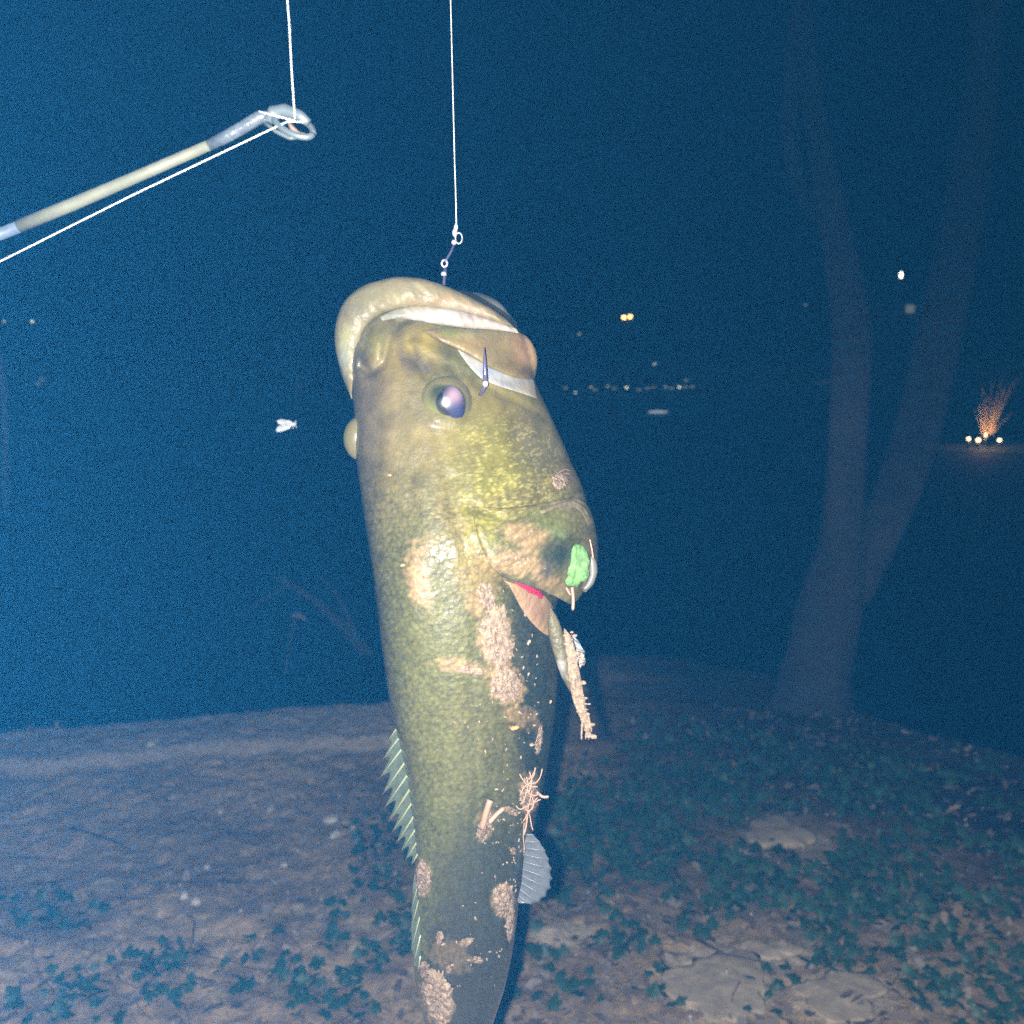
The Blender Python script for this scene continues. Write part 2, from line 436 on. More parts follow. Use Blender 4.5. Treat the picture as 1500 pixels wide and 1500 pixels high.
for i, (px, py, r_, lab) in enumerate((
        (224, 1101, 8, 'pale stone chip nearest the water on the bare earth'), (486, 1194, 10, 'biggest white pebble beside the fish, upper of a close pair'),
        (491, 1219, 7, 'white pebble just below the biggest one beside the fish'), (396, 1186, 5, 'tiny white pebble alone in the middle of the bare earth'),
        (497, 1163, 4, 'tiny white pebble above the close pair by the fish'), (323, 1187, 5, 'greyish pebble left of the lone tiny white pebble'),
        (303, 1262, 4, 'white chip at the centre of the bare earth'), (276, 1277, 3, 'smallest white chip left of the central chip'),
        (415, 1262, 5, 'dull pebble right of the central white chip'), (270, 1312, 7, 'left one of two dull pebbles above the thin twig'),
        (287, 1317, 7, 'right one of two dull pebbles above the thin twig'), (520, 1204, 6, 'flat grey pebble touching the left of the fish outline'))):
    tag(rock('pebble', px, py, r_, r_*.6, .012*r_/8, m_chip, 20+i, sub=2), lab, 'pebble', 'pebbles on the bare earth')
# fine gravel over the earth
pb = bmesh.new(); bmesh.ops.create_icosphere(pb, subdivisions=1, radius=1); pv = np.array([v.co[:] for v in pb.verts]); pf = np.array([[v.index for v in f.verts] for f in pb.faces]); pb.free()
pl = []; cl = []
for _ in range(13000):
    px = random.uniform(-60, 1560); py = random.uniform(1050, 1560)
    w_, Z = ground_at(px, py)
    if random.random() > (Z/6)**2 or w_[1] > edge_y(w_[0])-.05: continue
    s = .0015+.006*random.random()**4
    pl.append((w_[0], w_[1], float(ground_z(w_[0], w_[1]))+s*.3, rotm(*[random.uniform(0, 6) for _ in range(3)]) @ np.diag([1, .8, .5]), s)); b_ = random.uniform(.15, .55); cl.append((b_, b_*.92, b_*.85))
tag(scatter('gravel', [(pv, pf)], pl, m_dry_mass, np.array(cl)), kind='stuff')
m_twig = mat('dark_twig', (.10, .075, .06), rough=.85, nscale=80, namt=.3)
for pts, r_, lab in (([(285, 1345), (282, 1372), (277, 1395)], .0022, 'short thin twig standing near the upright ivy sprigs'),
                     ([(105, 1213), (140, 1222), (170, 1236), (205, 1252)], .004, 'dark twig lying across the bare earth on the left'),
                     ([(325, 1283), (350, 1297), (378, 1305)], .002, 'thin pale twig lying in the middle of the bare earth'),
                     ([(437, 1316), (456, 1324)], .005, 'stubby brown twig right of the middle of the bare earth'),
                     ([(30, 1256), (60, 1257), (82, 1254)], .0025, 'thin twig at the left edge of the photo on bare earth'),
                     ([(985, 1268), (1003, 1300), (1030, 1325)], .003, 'bent twig lying on the ivy mat right of the fish'),
                     ([(1060, 1310), (1120, 1330), (1180, 1350)], .004, 'long brown stick lying through the ivy near the flat stones'),
                     ([(1020, 1385), (1060, 1410), (1125, 1424)], .0035, 'crooked stick leaning over the largest flat stone')):
    P = [(lambda a: (a[0], a[1], float(ground_z(a[0], a[1]))+r_+(.012 if px_ > 900 else .002)))(ground_at(px_, py_)[0]) for px_, py_ in pts]
    o = recentre(tube('twig', P, [r_*(1-.5*i/len(P)) for i in range(len(P))], m_twig)); tag(o, lab, 'twig', 'twigs on the ground')

# ------------------------------------------------------------------ tree with a forked trunk
m_bark = mat('bark', (.044, .040, .048), rough=.9, nscale=7, namt=.35, bump=.03, bscale=9)
def limb(P, seg=20, seed=0):
    """P rows: px, py, radius px, Z"""
    Q = curve2(P, 60, 2.2); V = []; Fc = []
    for i, (px, py, r_, Z) in enumerate(Q):
        c = at(px, py, Z); R = r_/F*Z
        t = Q[min(i+1, 59)]-Q[max(i-1, 0)]
        ang = math.atan2(-t[0], -(-t[1])) if 0 else 0
        for k in range(seg):
            a = 2*math.pi*k/seg
            rr = R*(1+.07*math.sin(3*a+i*.12+seed)+.05*math.sin(7*a+i*.2)+.05*(vnoise(k*1.3, i*.35, seed)-.5))
            V.append((c[0]+rr*math.cos(a), c[1]+rr*math.sin(a), c[2]))
        if i:
            for k in range(seg):
                k2 = (k+1) % seg; b = (i-1)*seg; Fc.append((b+k, b+k2, b+seg+k2, b+seg+k))
    Fc.append(tuple(range(seg))); Fc.append(tuple((59*seg+k) for k in range(seg))[::-1])
    return V, Fc
TZ = float(ground_at(1190, 1032)[1])+.05
tb = ground_at(1190, 1020)[0]
tree = root('tree', (float(pt(1190, 1030, TZ)[0]), float(pt(1190, 1030, TZ)[1]), -.15), 'faint forked tree standing at the edge of the bank on the right', 'tree')
def add_limb(nm, P, sd, par):
    v, f = limb(P, seed=sd); o = mesh_obj(nm, v, f, m_bark); adopt(par, o); return bake(o)
trunk = add_limb('trunk', [(1172, 1110, 90, TZ), (1176, 1060, 72, TZ), (1184, 1020, 56, TZ), (1195, 980, 47, TZ), (1210, 930, 46, TZ), (1222, 880, 48, TZ), (1232, 830, 46, TZ), (1235, 790, 34, TZ)], 1, tree)
add_limb('branch', [(1222, 860, 36, TZ), (1230, 800, 31, TZ), (1235, 740, 29, TZ), (1240, 660, 28, TZ), (1246, 560, 28, TZ), (1250, 480, 28, TZ+.3), (1238, 400, 25, TZ+.7), (1222, 330, 22, TZ+1.2), (1208, 240, 18, TZ+1.8), (1185, 120, 15, TZ+3.6), (1175, 0, 13, TZ+4.6), (1170, -200, 10, TZ+5.6)], 2, tree)
add_limb('branch', [(1238, 880, 34, TZ), (1262, 830, 33, TZ), (1292, 770, 34, TZ), (1325, 700, 34, TZ+.2), (1352, 610, 34, TZ+.5), (1375, 500, 34, TZ+.9), (1398, 400, 32, TZ+1.5), (1420, 280, 28, TZ+3.0), (1440, 100, 24, TZ+4.5), (1455, -200, 18, TZ+5.6)], 3, tree)
add_limb('branch', [(1222, 345, 14, TZ+1.5), (1180, 300, 13, TZ+2.4), (1156, 230, 13, TZ+3.2), (1156, 130, 12, TZ+3.8), (1168, 0, 10, TZ+4.3), (1178, -150, 8, TZ+4.8)], 4, tree)
m_crown = mat('tree_leaf', (.04, .075, .03), rough=.6)
pl = []
tc = np.array(pt(1330, -600, TZ+3.2))
for _ in range(9000):
    a = rng.normal(size=3); a /= np.linalg.norm(a); r_ = rng.random()**.4
    p = tc+a*r_*np.array((3.0, 2.4, 1.5))
    if vnoise(p[0]*1.6+p[2], p[1]*1.6-p[2]*1.3, 5) < .45: continue
    pl.append((p[0]-tree.location.x, p[1]-tree.location.y, p[2]-tree.location.z, rotm(*rng.uniform(0, 6, 3)), random.uniform(.8, 1.5)))
crown = scatter('crown', [dry_leaf(.05, k) for k in range(4)], pl, m_crown, np.ones((len(pl), 3))*.05, tree); tag(crown, kind='stuff')

# pale stake and slanting boughs in the water, left of the fish
m_pale = mat('weathered_wood', (.42, .40, .36), rough=.85, nscale=20, namt=.3)
m_dim = mat('dull_wood', (.10, .08, .075), rough=.9, nscale=12, namt=.4)
def zwater(px, py): return float(ground_at(px, py, WATER_Z)[1])
SZ_ = 5.9
stake = root('stake', pt(420, 985, SZ_), 'thin pale stake with a bent top standing in the water left of the fish', 'stake')
a = tube('post', [pt(415, 1010, SZ_), pt(421, 965, SZ_), pt(427, 930, SZ_), pt(433, 906, SZ_)], [.012, .011, .010, .010], m_dim)
b = tube('cap', [pt(428, 902, SZ_), pt(438, 901, SZ_), pt(449, 908, SZ_)], [.016, .016, .010], m_pale); adopt(stake, a, b)
fb = root('fallen_bough', pt(470, 1010, 6.1), 'dim fallen bough reaching out of the water behind the fish', 'bough')
for P_, r_ in (([(575, 1010), (540, 960), (500, 915), (450, 870), (405, 845)], .05), ([(520, 930), (500, 880), (470, 845)], .022), ([(420, 860), (380, 880), (360, 900)], .016)):
    Q = curve2(np.array(P_, float), 14); o = tube('branch', [pt(x, y, 6.3) for x, y in Q], list(np.linspace(r_, r_*.35, 14)), m_dim); adopt(fb, o)
# dim posts by the left edge of the photograph
m_grey = mat('grey_paint', (.55, .55, .55), rough=.6)
dk = root('dock_post', pt(4, 575, 14), 'grey post leaning at the left edge of the photo, over the water', 'post')
a = tube('post', [pt(-4, 520, 14), pt(6, 570, 14), pt(8, 640, 14), pt(8, 760, 14)], [.06, .05, .05, .05], m_grey)
b = tube('brace', [pt(-14, 545, 14), pt(10, 572, 14)], .035, m_grey); adopt(dk, a, b)
rp = root('reed_post', pt(435, 640, 20), 'thin dim post with a small pale cap, far off left of the fish', 'post')
a = tube('post', [pt(430, 528, 20), pt(436, 568, 20), pt(438, 690, 20)], .05, m_dim); b = tube('cap', [pt(434, 566, 20), pt(444, 567, 20)], [.07, .05], m_pale); adopt(rp, a, b)

# ------------------------------------------------------------------ lamps, boats and houses across the lake
def emis(name, c, s): return mat(name, (.02, .02, .02), emit=c, estr=s)
m_pole = mat('lamp_pole', (.08, .08, .08), rough=.5, metal=.5)
def sphere(name, c, r_, m_, par, sub=2, scale=(1, 1, 1)):
    bm = bmesh.new(); bmesh.ops.create_icosphere(bm, subdivisions=sub, radius=1)
    for v in bm.verts: v.co = Vector((c[0]+v.co.x*r_*scale[0], c[1]+v.co.y*r_*scale[1], c[2]+v.co.z*r_*scale[2]))
    me = bpy.data.meshes.new(name); bm.to_mesh(me); bm.free()
    for p in me.polygons: p.use_smooth = True
    me.materials.append(m_); o = bpy.data.objects.new(name, me); C.objects.link(o)
    if par: adopt(par, o)
    return o
def shore_lamp(pts, Z, col, s, r_, lab, grp=None, base_z=None, scale=(1, 1, 1), name='street_lamp'):
    cx = sum(p[0] for p in pts)/len(pts); cy = sum(p[1] for p in pts)/len(pts)
    top = pt(cx, cy, Z); bz = .9 if base_z is None else base_z
    r = root(name, (top.x, top.y, bz), lab, 'lamp', grp)
    t0 = tube('pole', [(top.x, top.y, bz-.6), (top.x, top.y, top.z-r_*.5)], max(.02, Z*.00025), m_pole, seg=6); adopt(r, t0)
    m_ = emis('lamp_glow', col, s)
    for x, y in pts:
        b_ = sphere('bulb', pt(x, y, Z), r_, m_, r, scale=scale)
        if len(pts) > 1:
            q = pt(x, y, Z); t1 = tube('arm', [(top.x, top.y, top.z-r_*.5), (q.x, q.y, q.z-r_*.5)], .04, m_pole, seg=6); adopt(r, t1)
    return r
OR = (1.0, .55, .25)
shore_lamp([(914, 465), (923, 464)], 158, OR, 12, .26, 'bright orange twin-headed lamp high above the far shore')
shore_lamp([(1320, 403)], 60, (.85, .95, 1), 8, .085, 'bright white elongated lamp high on the right, behind the forked tree', scale=(.9, .6, 2.0), base_z=.5)
for (x, y, s, lab) in ((849, 489, 3, 'tiny white lamp high above the far shore, just right of the fish head'), (959, 533, 6, 'tiny white lamp above the row of shore lights'),
                       (843, 575, 5, 'lowest tiny white lamp beside the fish cheek'), (866, 567, 3, 'faint white lamp at the left of the shore row'),
                       (890, 566, 3, 'second faint white lamp of the shore row from the left'), (918, 568, 12, 'brightest white lamp at the middle of the shore row'),
                       (975, 567, 3, 'faint white lamp between the two bright ones of the shore row'), (995, 567, 12, 'bright white lamp at the right end of the shore row'),
                       (1180, 447, 1.5, 'very faint lone lamp left of the forked tree'), (47, 471, 12, 'small white lamp in the upper left part of the dark'), (6, 471, 5, 'small dim lamp at the left edge, beside the brighter one')):
    shore_lamp([(x, y)], 156, (.7, .88, 1), s*.42, .10, lab, 'small lamps along the far shore', scale=(1.7, .8, .8))
for (x, y) in ((828, 568), (872, 571), (900, 569), (936, 571), (948, 569), (957, 567), (984, 569), (1004, 567), (1014, 566), (1005, 557), (62, 556), (56, 562)):
    shore_lamp([(x, y)], 157, (.7, .88, 1), .30, .16, 'very dim speck of light low along the far shore', 'dim specks along the far shore', scale=(2.2, .8, .7))
# lit window block at the right
hw = root('house', pt(1338, 470, 150), 'dark house on the right of the far shore with one faint window', 'house')
m_wall = mat('dark_wall', (.05, .05, .055), rough=.9)
def box(name, c, d, m_, par=None):
    c = Vector(c); V = [c+Vector((sx_*d[0]/2, sy_*d[1]/2, sz_*d[2]/2)) for sz_ in (-1, 1) for sy_ in (-1, 1) for sx_ in (-1, 1)]
    o = mesh_obj(name, V, [(0, 2, 3, 1), (4, 5, 7, 6), (0, 1, 5, 4), (2, 6, 7, 3), (0, 4, 6, 2), (1, 3, 7, 5)], m_, smooth=False)
    if par: adopt(par, o)
    return o
hc = pt(1345, 500, 158); hb = pt(1345, 566, 158).z
box('wall', (hc.x, hc.y+4, (hc.z+3+hb)/2), (14, 6, hc.z+3-hb), m_wall, hw)
rx_ = [(hc.x-8, hc.y, hc.z+3), (hc.x+8, hc.y, hc.z+3), (hc.x+8, hc.y+8, hc.z+3), (hc.x-8, hc.y+8, hc.z+3), (hc.x-5, hc.y+4, hc.z+6), (hc.x+5, hc.y+4, hc.z+6)]
adopt(hw, mesh_obj('roof', rx_, [(0, 1, 5, 4), (1, 2, 5), (2, 3, 4, 5), (3, 0, 4), (3, 2, 1, 0)], m_wall, smooth=False))
wp = pt(1338, 440, 157)
box('window', (wp.x, hc.y+.9, wp.z-1.2), (1.3, .1, 1.2), emis('window_glow', (.5, .75, 1.0), .22), hw)
# two boats ashore
def boat(px, py, Z, L, lab, m_, cab=True):
    c = pt(px, py, Z); r = root('boat', c, lab, 'boat')
    st = np.linspace(-1, 1, 13); V = []
    for s in st:
        wd = .16*L*(1-max(0, s)**2.2)*(1-.15*max(0, -s)); dp = .15*L*(1-.55*max(0, s)**3)
        for q in range(9):
            a = math.pi*q/8; V.append((s*L/2*(1+.03*math.sin(a)*0), -wd*math.cos(a), -dp*math.sin(a)+.05*L*max(0, s)**2))
    Fc = []
    for i in range(12):
        for q in range(8): b0 = i*9+q; Fc.append((b0, b0+1, b0+10, b0+9))
        Fc.append((i*9+8, i*9, (i+1)*9, (i+1)*9+8))
    Fc.append(tuple(range(9)))
    V = [(c.x+v[0], c.y+v[1], c.z+v[2]) for v in V]
    h = bake(mesh_obj('hull', V, Fc, m_)); adopt(r, h)
    if cab:
        box('cabin', (c.x-.05*L, c.y, c.z+.07*L), (.38*L, .2*L, .13*L), m_, r)
        box('windscreen', (c.x+.16*L, c.y, c.z+.06*L), (.04*L, .17*L, .09*L), mat('dark_glass', (.02, .02, .03), rough=.1), r)
    return r
m_white = mat('white_gelcoat', (.8, .8, .8), rough=.35)
m_dull = mat('weathered_gelcoat', (.35, .38, .4), rough=.5)
m_redp = mat('red_hull_paint', (.5, .08, .05), rough=.5)
boat(1210, 561, 118, 2.7, 'small white cabin boat beside the far lights, left of the trunk', m_white)
boat(1127, 567, 118, 2.6, 'dim grey cabin boat left of the white cabin boat', m_dull)
boat(962, 605, 40, .9, 'low white rowing boat out on the water', m_white, False)
wb = bpy.data.objects['boat.002']; q = pt(963, 603, 40)
sphere('streak_glow', (q.x, q.y-.17, q.z), .045, emis('streak_emission', (.75, .9, 1), .45), wb, scale=(9, .8, .9))  # glowing strip added to show the pale streak on the water, no lamp seen
boat(906, 608, 39, .75, 'dull red rowing boat left of the white one', m_redp, False)

# lit ornamental grass on a spit of land with garden lights
SPZ = 27.0
spc = pt(1450, 652, SPZ)
bm = bmesh.new(); bmesh.ops.create_icosphere(bm, subdivisions=3, radius=1)
for v in bm.verts:
    a = math.atan2(v.co.y, v.co.x); k = 1+.1*math.sin(3*a)+.06*math.sin(7*a); v.co = Vector((v.co.x*4.5*k, v.co.y*2*k, v.co.z*.55))
me = bpy.data.meshes.new('islet'); bm.to_mesh(me); bm.free(); me.materials.append(m_shore)
for p in me.polygons: p.use_smooth = True
isl = bpy.data.objects.new('islet', me); C.objects.link(isl); isl.location = (spc.x+.8, spc.y+.4, spc.z-.52); tag(isl, kind='structure')
gr = root('ornamental_grass', pt(1450, 640, SPZ), 'fan of pale stems lit orange from below beside the garden lights', 'plant')
m_reed = mat('pale_reed', (.50, .40, .28), rough=.8)
for (x, y, x0, r_) in ((1433, 590, 1441, .012), (1446, 575, 1444, .014), (1462, 572, 1446, .018), (1463, 590, 1447, .012), (1475, 560, 1449, .020), (1490, 550, 1451, .022), (1484, 604, 1453, .012),
                       (1438, 560, 1443, .010), (1455, 552, 1446, .011), (1499, 545, 1453, .016), (1427, 600, 1440, .008), (1470, 545, 1448, .012), (1456, 598, 1446, .010), (1468, 600, 1449, .010)):
    Q = curve2(np.array([(x0, 637), (x0+(x-x0)*.45, 637+(y-637)*.52), (x, y)], float), 8)
    zz = SPZ+random.uniform(-.25, .25)
    adopt(gr, tube('stem', [pt(q[0], q[1], SPZ+(zz-SPZ)*i/8) for i, q in enumerate(Q)], list(np.linspace(r_*1.5, r_*1.0, 8)), m_reed, seg=6))
glow = emis('garden_glow', (1.0, .62, .35), 9)
for i, (x, y, r_, lab) in enumerate(((1419, 643, .035, 'leftmost orange garden light below the lit stems'), (1433, 645, .045, 'brightest orange garden light, second from the left'),
                                     (1444, 637, .025, 'small garden light at the foot of the lit stems'), (1464, 645, .037, 'rightmost orange garden light below the lit stems'))):
    q = pt(x, y, SPZ-.4); r = root('garden_light', (q.x, q.y, q.z-.1), lab, 'lamp', 'garden lights under the lit stems')
    sphere('bulb', q, r_, glow, r)
    adopt(r, tube('housing', [(q.x, q.y, q.z-.22), (q.x, q.y, q.z-.02)], [.05, .04], m_pole, seg=8))
gl_d = bpy.data.lights.new('garden_uplight', 'POINT'); gl_ = bpy.data.objects.new('garden_uplight', gl_d); C.objects.link(gl_)
gl_d.energy = 30; gl_d.color = (1, .55, .25); gl_d.shadow_soft_size = .05; gl_.location = pt(1441, 630, SPZ-.55)

# ------------------------------------------------------------------ the bass
yy = np.arange(395, 1741, 1.0)
Lp = np.array([(395, 600), (432, 575), (450, 520), (480, 509), (520, 508), (560, 512), (580, 515), (600, 519), (640, 518), (670, 521), (700, 525), (750, 532), (800, 540), (850, 547), (900, 553), (950, 559), (1000, 566),
               (1050, 575), (1100, 588), (1150, 598), (1200, 604), (1250, 607), (1300, 607), (1350, 605), (1400, 604), (1450, 610), (1500, 622), (1560, 636), (1640, 648), (1741, 655)])
Rp = np.array([(395, 600), (430, 700), (450, 735), (480, 762), (520, 775), (560, 784), (600, 803), (650, 826), (680, 838), (700, 849), (730, 860), (780, 862), (820, 852), (850, 836), (875, 818), (900, 812), (950, 818), (1000, 818),
               (1050, 813), (1100, 805), (1150, 797), (1200, 785), (1250, 771), (1300, 762), (1350, 757), (1400, 750), (1450, 739), (1500, 722), (1560, 704), (1640, 696), (1741, 690)])
Rg = np.array([(395, 600), (430, 700), (450, 735), (480, 762), (520, 775), (560, 786), (600, 805), (650, 826), (700, 851), (730, 865), (760, 874), (800, 878), (840, 874), (870, 862), (900, 850), (1741, 850)])
Zp = np.array([(395, .640), (480, .628), (600, .615), (800, .600), (1000, .603), (1200, .618), (1400, .645), (1741, .70)])
Bp = np.array([(395, .008), (420, .024), (460, .036), (520, .042), (600, .046), (700, .052), (800, .056), (900, .055), (1000, .052), (1100, .047), (1200, .040), (1300, .032), (1400, .025), (1500, .018), (1600, .013), (1741, .010)])
def tab(T, s): return smooth1(np.interp(yy, T[:, 0], T[:, 1]), s)
TL, TR, TG, TZc, TB = tab(Lp, 9), tab(Rp, 9), tab(Rg, 9), tab(Zp, 30), tab(Bp, 12)
def ev(T, y): return np.interp(y, yy, T)

def seg_dist(px, py, P):
    """distance to a polyline"""
    d = np.full(np.shape(px), 1e9)
    for (x0, y0), (x1, y1) in zip(P[:-1], P[1:]):
        dx, dy = x1-x0, y1-y0; t = np.clip(((px-x0)*dx+(py-y0)*dy)/(dx*dx+dy*dy), 0, 1)
        d = np.minimum(d, np.hypot(px-x0-t*dx, py-y0-t*dy))
    return d
GROOVES = [  # polyline, width px, depth m (negative raises)
    ([(538, 545), (525, 520), (530, 478), (548, 462)], 6, .0022), ([(528, 538), (545, 545), (562, 530), (568, 500), (585, 472), (600, 468)], 6, .0026),
    ([(505, 560), (520, 590), (525, 625)], 8, .0022), ([(598, 500), (606, 525), (625, 552)], 7, .0018),
    ([(640, 560), (668, 548), (688, 575), (690, 605), (680, 628)], 5, .0014), ([(628, 560), (614, 590), (632, 625), (668, 632)], 6, .0010),
    ([(700, 560), (760, 590), (800, 612)], 7, .0018), ([(668, 640), (672, 700), (690, 760)], 12, .0012),
    ([(686, 742), (740, 760), (800, 752), (840, 735)], 7, .0022), ([(640, 640), (655, 700), (668, 760), (690, 830), (735, 850)], 11, .0018),
    ([(560, 640), (556, 760)], 26, -.0016), ([(700, 880), (690, 1000), (700, 1120), (690, 1300)], 6, .0007),
    ([(604, 500), (640, 516), (690, 540)], 8, -.0016), ([(775, 700), (820, 760)], 9, .0012), ([(740, 850), (760, 880), (800, 905)], 8, .0024)]
BUMPS = [  # x, y, rx, ry, height m
    (548, 500, 17, 32, .0050), (652, 590, 42, 48, .0042), (596, 560, 40, 60, .0015), (760, 670, 70, 60, .0030), (608, 500, 26, 28, .0022),
    (700, 800, 50, 34, .0020), (602, 866, 34, 70, .0050), (520, 530, 12, 30, .0025)]
def relief(px, py):
    d = np.zeros(np.shape(px))
    for P, w_, dep in GROOVES: d -= dep*np.exp(-(seg_dist(px, py, P)/w_)**2)
    for x, y, rx, ry, h in BUMPS: d += h*np.exp(-((px-x)/rx)**2-((py-y)/ry)**2)
    lf = (fbm(px/38, py/38, 4, 51)-.5)*.0034*sstep(1000, 560, py)+(fbm(px/70, py/110, 3, 61)-.5)*.0035
    return d+lf
EXN = 2.0
TILT = .016
def surf_Z(px, py, right=None, rel=True):
    """depth of the fish's surface seen at a pixel"""
    l = ev(TL, py); r = ev(TR if right is None else right, py); c = (l+r)/2; w_ = (r-l)/2+.5
    t = np.clip(np.abs(px-c)/w_, 0, .999)
    q = (1-t**EXN)**(1/EXN)
    # the back (dorsal ridge) lies towards the left half
    b = ev(TB, py)
    z = ev(TZc, py)-b*q+TILT*np.clip((px-c)/w_, -1, 1)*sstep(1500, 1100, py)
    return z-(relief(px, py)*sstep(0, .5, q) if rel else 0)

# pigment: an albedo map painted in skin coordinates (colour as seen by flash, scaled to albedo)
ALB = .125
PIG = [  # x, y, rx, ry, rot deg, sRGB, strength
    (560, 600, 60, 170, 0, (172, 152, 118), .9), (540, 560, 30, 60, 0, (140, 125, 118), .6), (548, 500, 20, 30, 0, (178, 172, 118), .8), (546, 528, 18, 12, 0, (128, 112, 92), .8),
    (600, 520, 45, 40, 0, (190, 168, 105), .8), (622, 500, 16, 22, 20, (215, 190, 95), .8), (596, 522, 10, 34, -15, (130, 115, 112), .55), (618, 535, 22, 16, 30, (112, 102, 104), .8), (580, 478, 16, 14, 0, (140, 128, 104), .7),
    (520, 530, 12, 30, 0, (128, 122, 128), .7), (500, 470, 14, 40, 0, (200, 190, 160), .8), (540, 640, 22, 60, 0, (128, 120, 122), .55),
    (640, 655, 40, 40, 0, (190, 165, 112), .8), (600, 700, 40, 70, 0, (178, 160, 108), .6), (760, 640, 90, 70, 20, (196, 184, 108), .9), (730, 590, 60, 30, 20, (190, 168, 110), .7),
    (720, 690, 60, 60, 0, (200, 190, 86), .85), (700, 745, 45, 45, 0, (205, 196, 80), .7), (790, 650, 36, 50, -25, (172, 160, 140), .7), (835, 690, 16, 50, -18, (206, 188, 160), .8),
    (800, 720, 40, 30, 0, (184, 168, 110), .7), (770, 620, 26, 26, 0, (178, 160, 120), .5), (690, 640, 22, 60, 0, (176, 160, 100), .5),
    (680, 790, 26, 60, -12, (190, 172, 90), .7), (655, 760, 20, 60, 0, (165, 142, 92), .6), (740, 740, 60, 16, 8, (180, 160, 100), .6),
    (700, 850, 30, 40, -20, (192, 160, 105), .7), (600, 850, 50, 150, 0, (148, 146, 100), .5), (650, 950, 60, 100, 0, (150, 150, 92), .5), (740, 960, 40, 110, 0, (125, 124, 92), .5),
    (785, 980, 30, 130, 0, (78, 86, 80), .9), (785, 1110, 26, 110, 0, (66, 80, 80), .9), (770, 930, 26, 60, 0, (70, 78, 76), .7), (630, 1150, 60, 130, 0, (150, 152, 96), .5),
    (700, 1190, 60, 90, 0, (118, 122, 84), .5), (720, 1260, 60, 80, 0, (74, 88, 78), .8), (640, 1260, 30, 80, 0, (130, 136, 88), .5), (690, 1400, 90, 120, 0, (44, 62, 70), .95), (700, 1290, 60, 60, 0, (66, 82, 76), .6),  # slate tail tones carry flash fall-off and blue veil in the colour
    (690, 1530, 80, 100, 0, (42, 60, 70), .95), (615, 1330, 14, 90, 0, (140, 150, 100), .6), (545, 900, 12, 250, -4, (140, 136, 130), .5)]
def pigment(px, py):
    base = lin((142, 138, 98)); col = np.ones(np.shape(px)+(3,))*base
    wx = px+(fbm(px/22, py/22, 3, 71)-.5)*26; wy = py+(fbm(px/22, py/22, 3, 72)-.5)*26
    for x, y, rx, ry, rot, c, s in PIG:
        a = math.radians(rot); dx = wx-x; dy = wy-y; u = dx*math.cos(a)+dy*math.sin(a); v = -dx*math.sin(a)+dy*math.cos(a)
        w_ = s*np.exp(-(((u/rx)**2+(v/ry)**2)**1.5)*.8)
        col = col+(lin(c)-col)*w_[..., None]
    # dark mottling of the back and flank, vermiculate
    body = sstep(620, 760, py)
    m1 = fbm(px/5.5, py/4.0, 3, 81, .6); m2 = fbm(px/20, py/28, 3, 82)
    col = col*(1-body[..., None]*(.30*sstep(.48, .68, m1)[..., None])-.10*sstep(.5, .7, m2)[..., None]*body[..., None])
    col = col*(1+body[..., None]*.18*sstep(.55, .72, fbm(px/4, py/3, 2, 83))[..., None])
    # overlapping scales in staggered rows
    jx = (fbm(px/30, py/30, 3, 84)-.5)*16; su = (px+jx)/9.0; sv = py/7.0+(px-600)*.012
    iv_ = np.floor(sv); fu = su+.5*(iv_ % 2); fu = fu-np.floor(fu)-.5; fv = sv-iv_
    rad = np.sqrt((fu*1.15)**2+((1-fv)*.62)**2)
    col = col*(1-body[..., None]*.17*(sstep(.40, .56, rad)*sstep(.95, .6, rad))[..., None]+body[..., None]*.05)
    # fine bright hair-lines of small cheek scales
    ck = np.exp(-(((px-745)/85)**2+((py-690)/85)**2)**2)*sstep(600, 640, px)
    rl = np.abs(fbm(px/9+py/30, py/9-px/40, 3, 86, .5)-.5)
    rl2 = np.abs(fbm(px/5.5, py/5.5, 2, 87, .5)-.5)
    ln = np.maximum(sstep(.030, .004, rl), .8*sstep(.03, .004, rl2))
    col = col*(1-.16*ck[..., None])+lin((230, 224, 165))*(.60*ck*ln)[..., None]
    # soft marbling of the head
    hd = sstep(820, 640, py)
    mm = fbm(px/16, py/22, 4, 88, .6)
    col = col*(1+hd[..., None]*(.55*(mm[..., None]-.5)*2*.8))
    tn = sstep(830, 640, py); col = col*(1-.27*tn[..., None])
    # smeared mud, thin, as pigment of the slime
    mud = lin((202, 170, 142))*1.15
    for x, y, rx, ry, rot, s in MUD:
        a = math.radians(rot); dx = px-x; dy = py-y; u = dx*math.cos(a)+dy*math.sin(a); v = -dx*math.sin(a)+dy*math.cos(a)
        r_ = (u/rx)**2+(v/ry)**2
        w_ = s*sstep(.62, .40, r_*.42+(fbm(px/9, py/9, 4, 91, .62))*.62)
        col = col+(mud*(.25+1.4*fbm(px/3.5, py/3.5, 3, 92, .7)[..., None])-col)*w_[..., None]
    return col*ALB*np.array((1.08, 1.10, .78))*.98
MUD = [(641, 1462, 30, 54, -10, .7), (738, 1318, 24, 36, -4, .7), (619, 1287, 17, 36, 0, .6), (775, 1160, 22, 38, 0, .6), (712, 1205, 22, 30, 18, .5), (748, 1350, 9, 36, 5, .6), (660, 1400, 50, 30, 20, .3), (613, 850, 24, 62, -12, .85), (700, 880, 22, 30, 0, .8), (728, 940, 34, 66, -6, .95), (670, 975, 50, 16, 6, .75), (740, 1000, 34, 50, -20, .9), (765, 1050, 40, 24, 30, .6),
       (770, 785, 52, 26, 10, .9), (760, 825, 62, 26, 8, .95), (800, 850, 40, 22, 30, .8), (820, 705, 24, 14, 20, .5), (620, 800, 26, 26, -40, .5)]

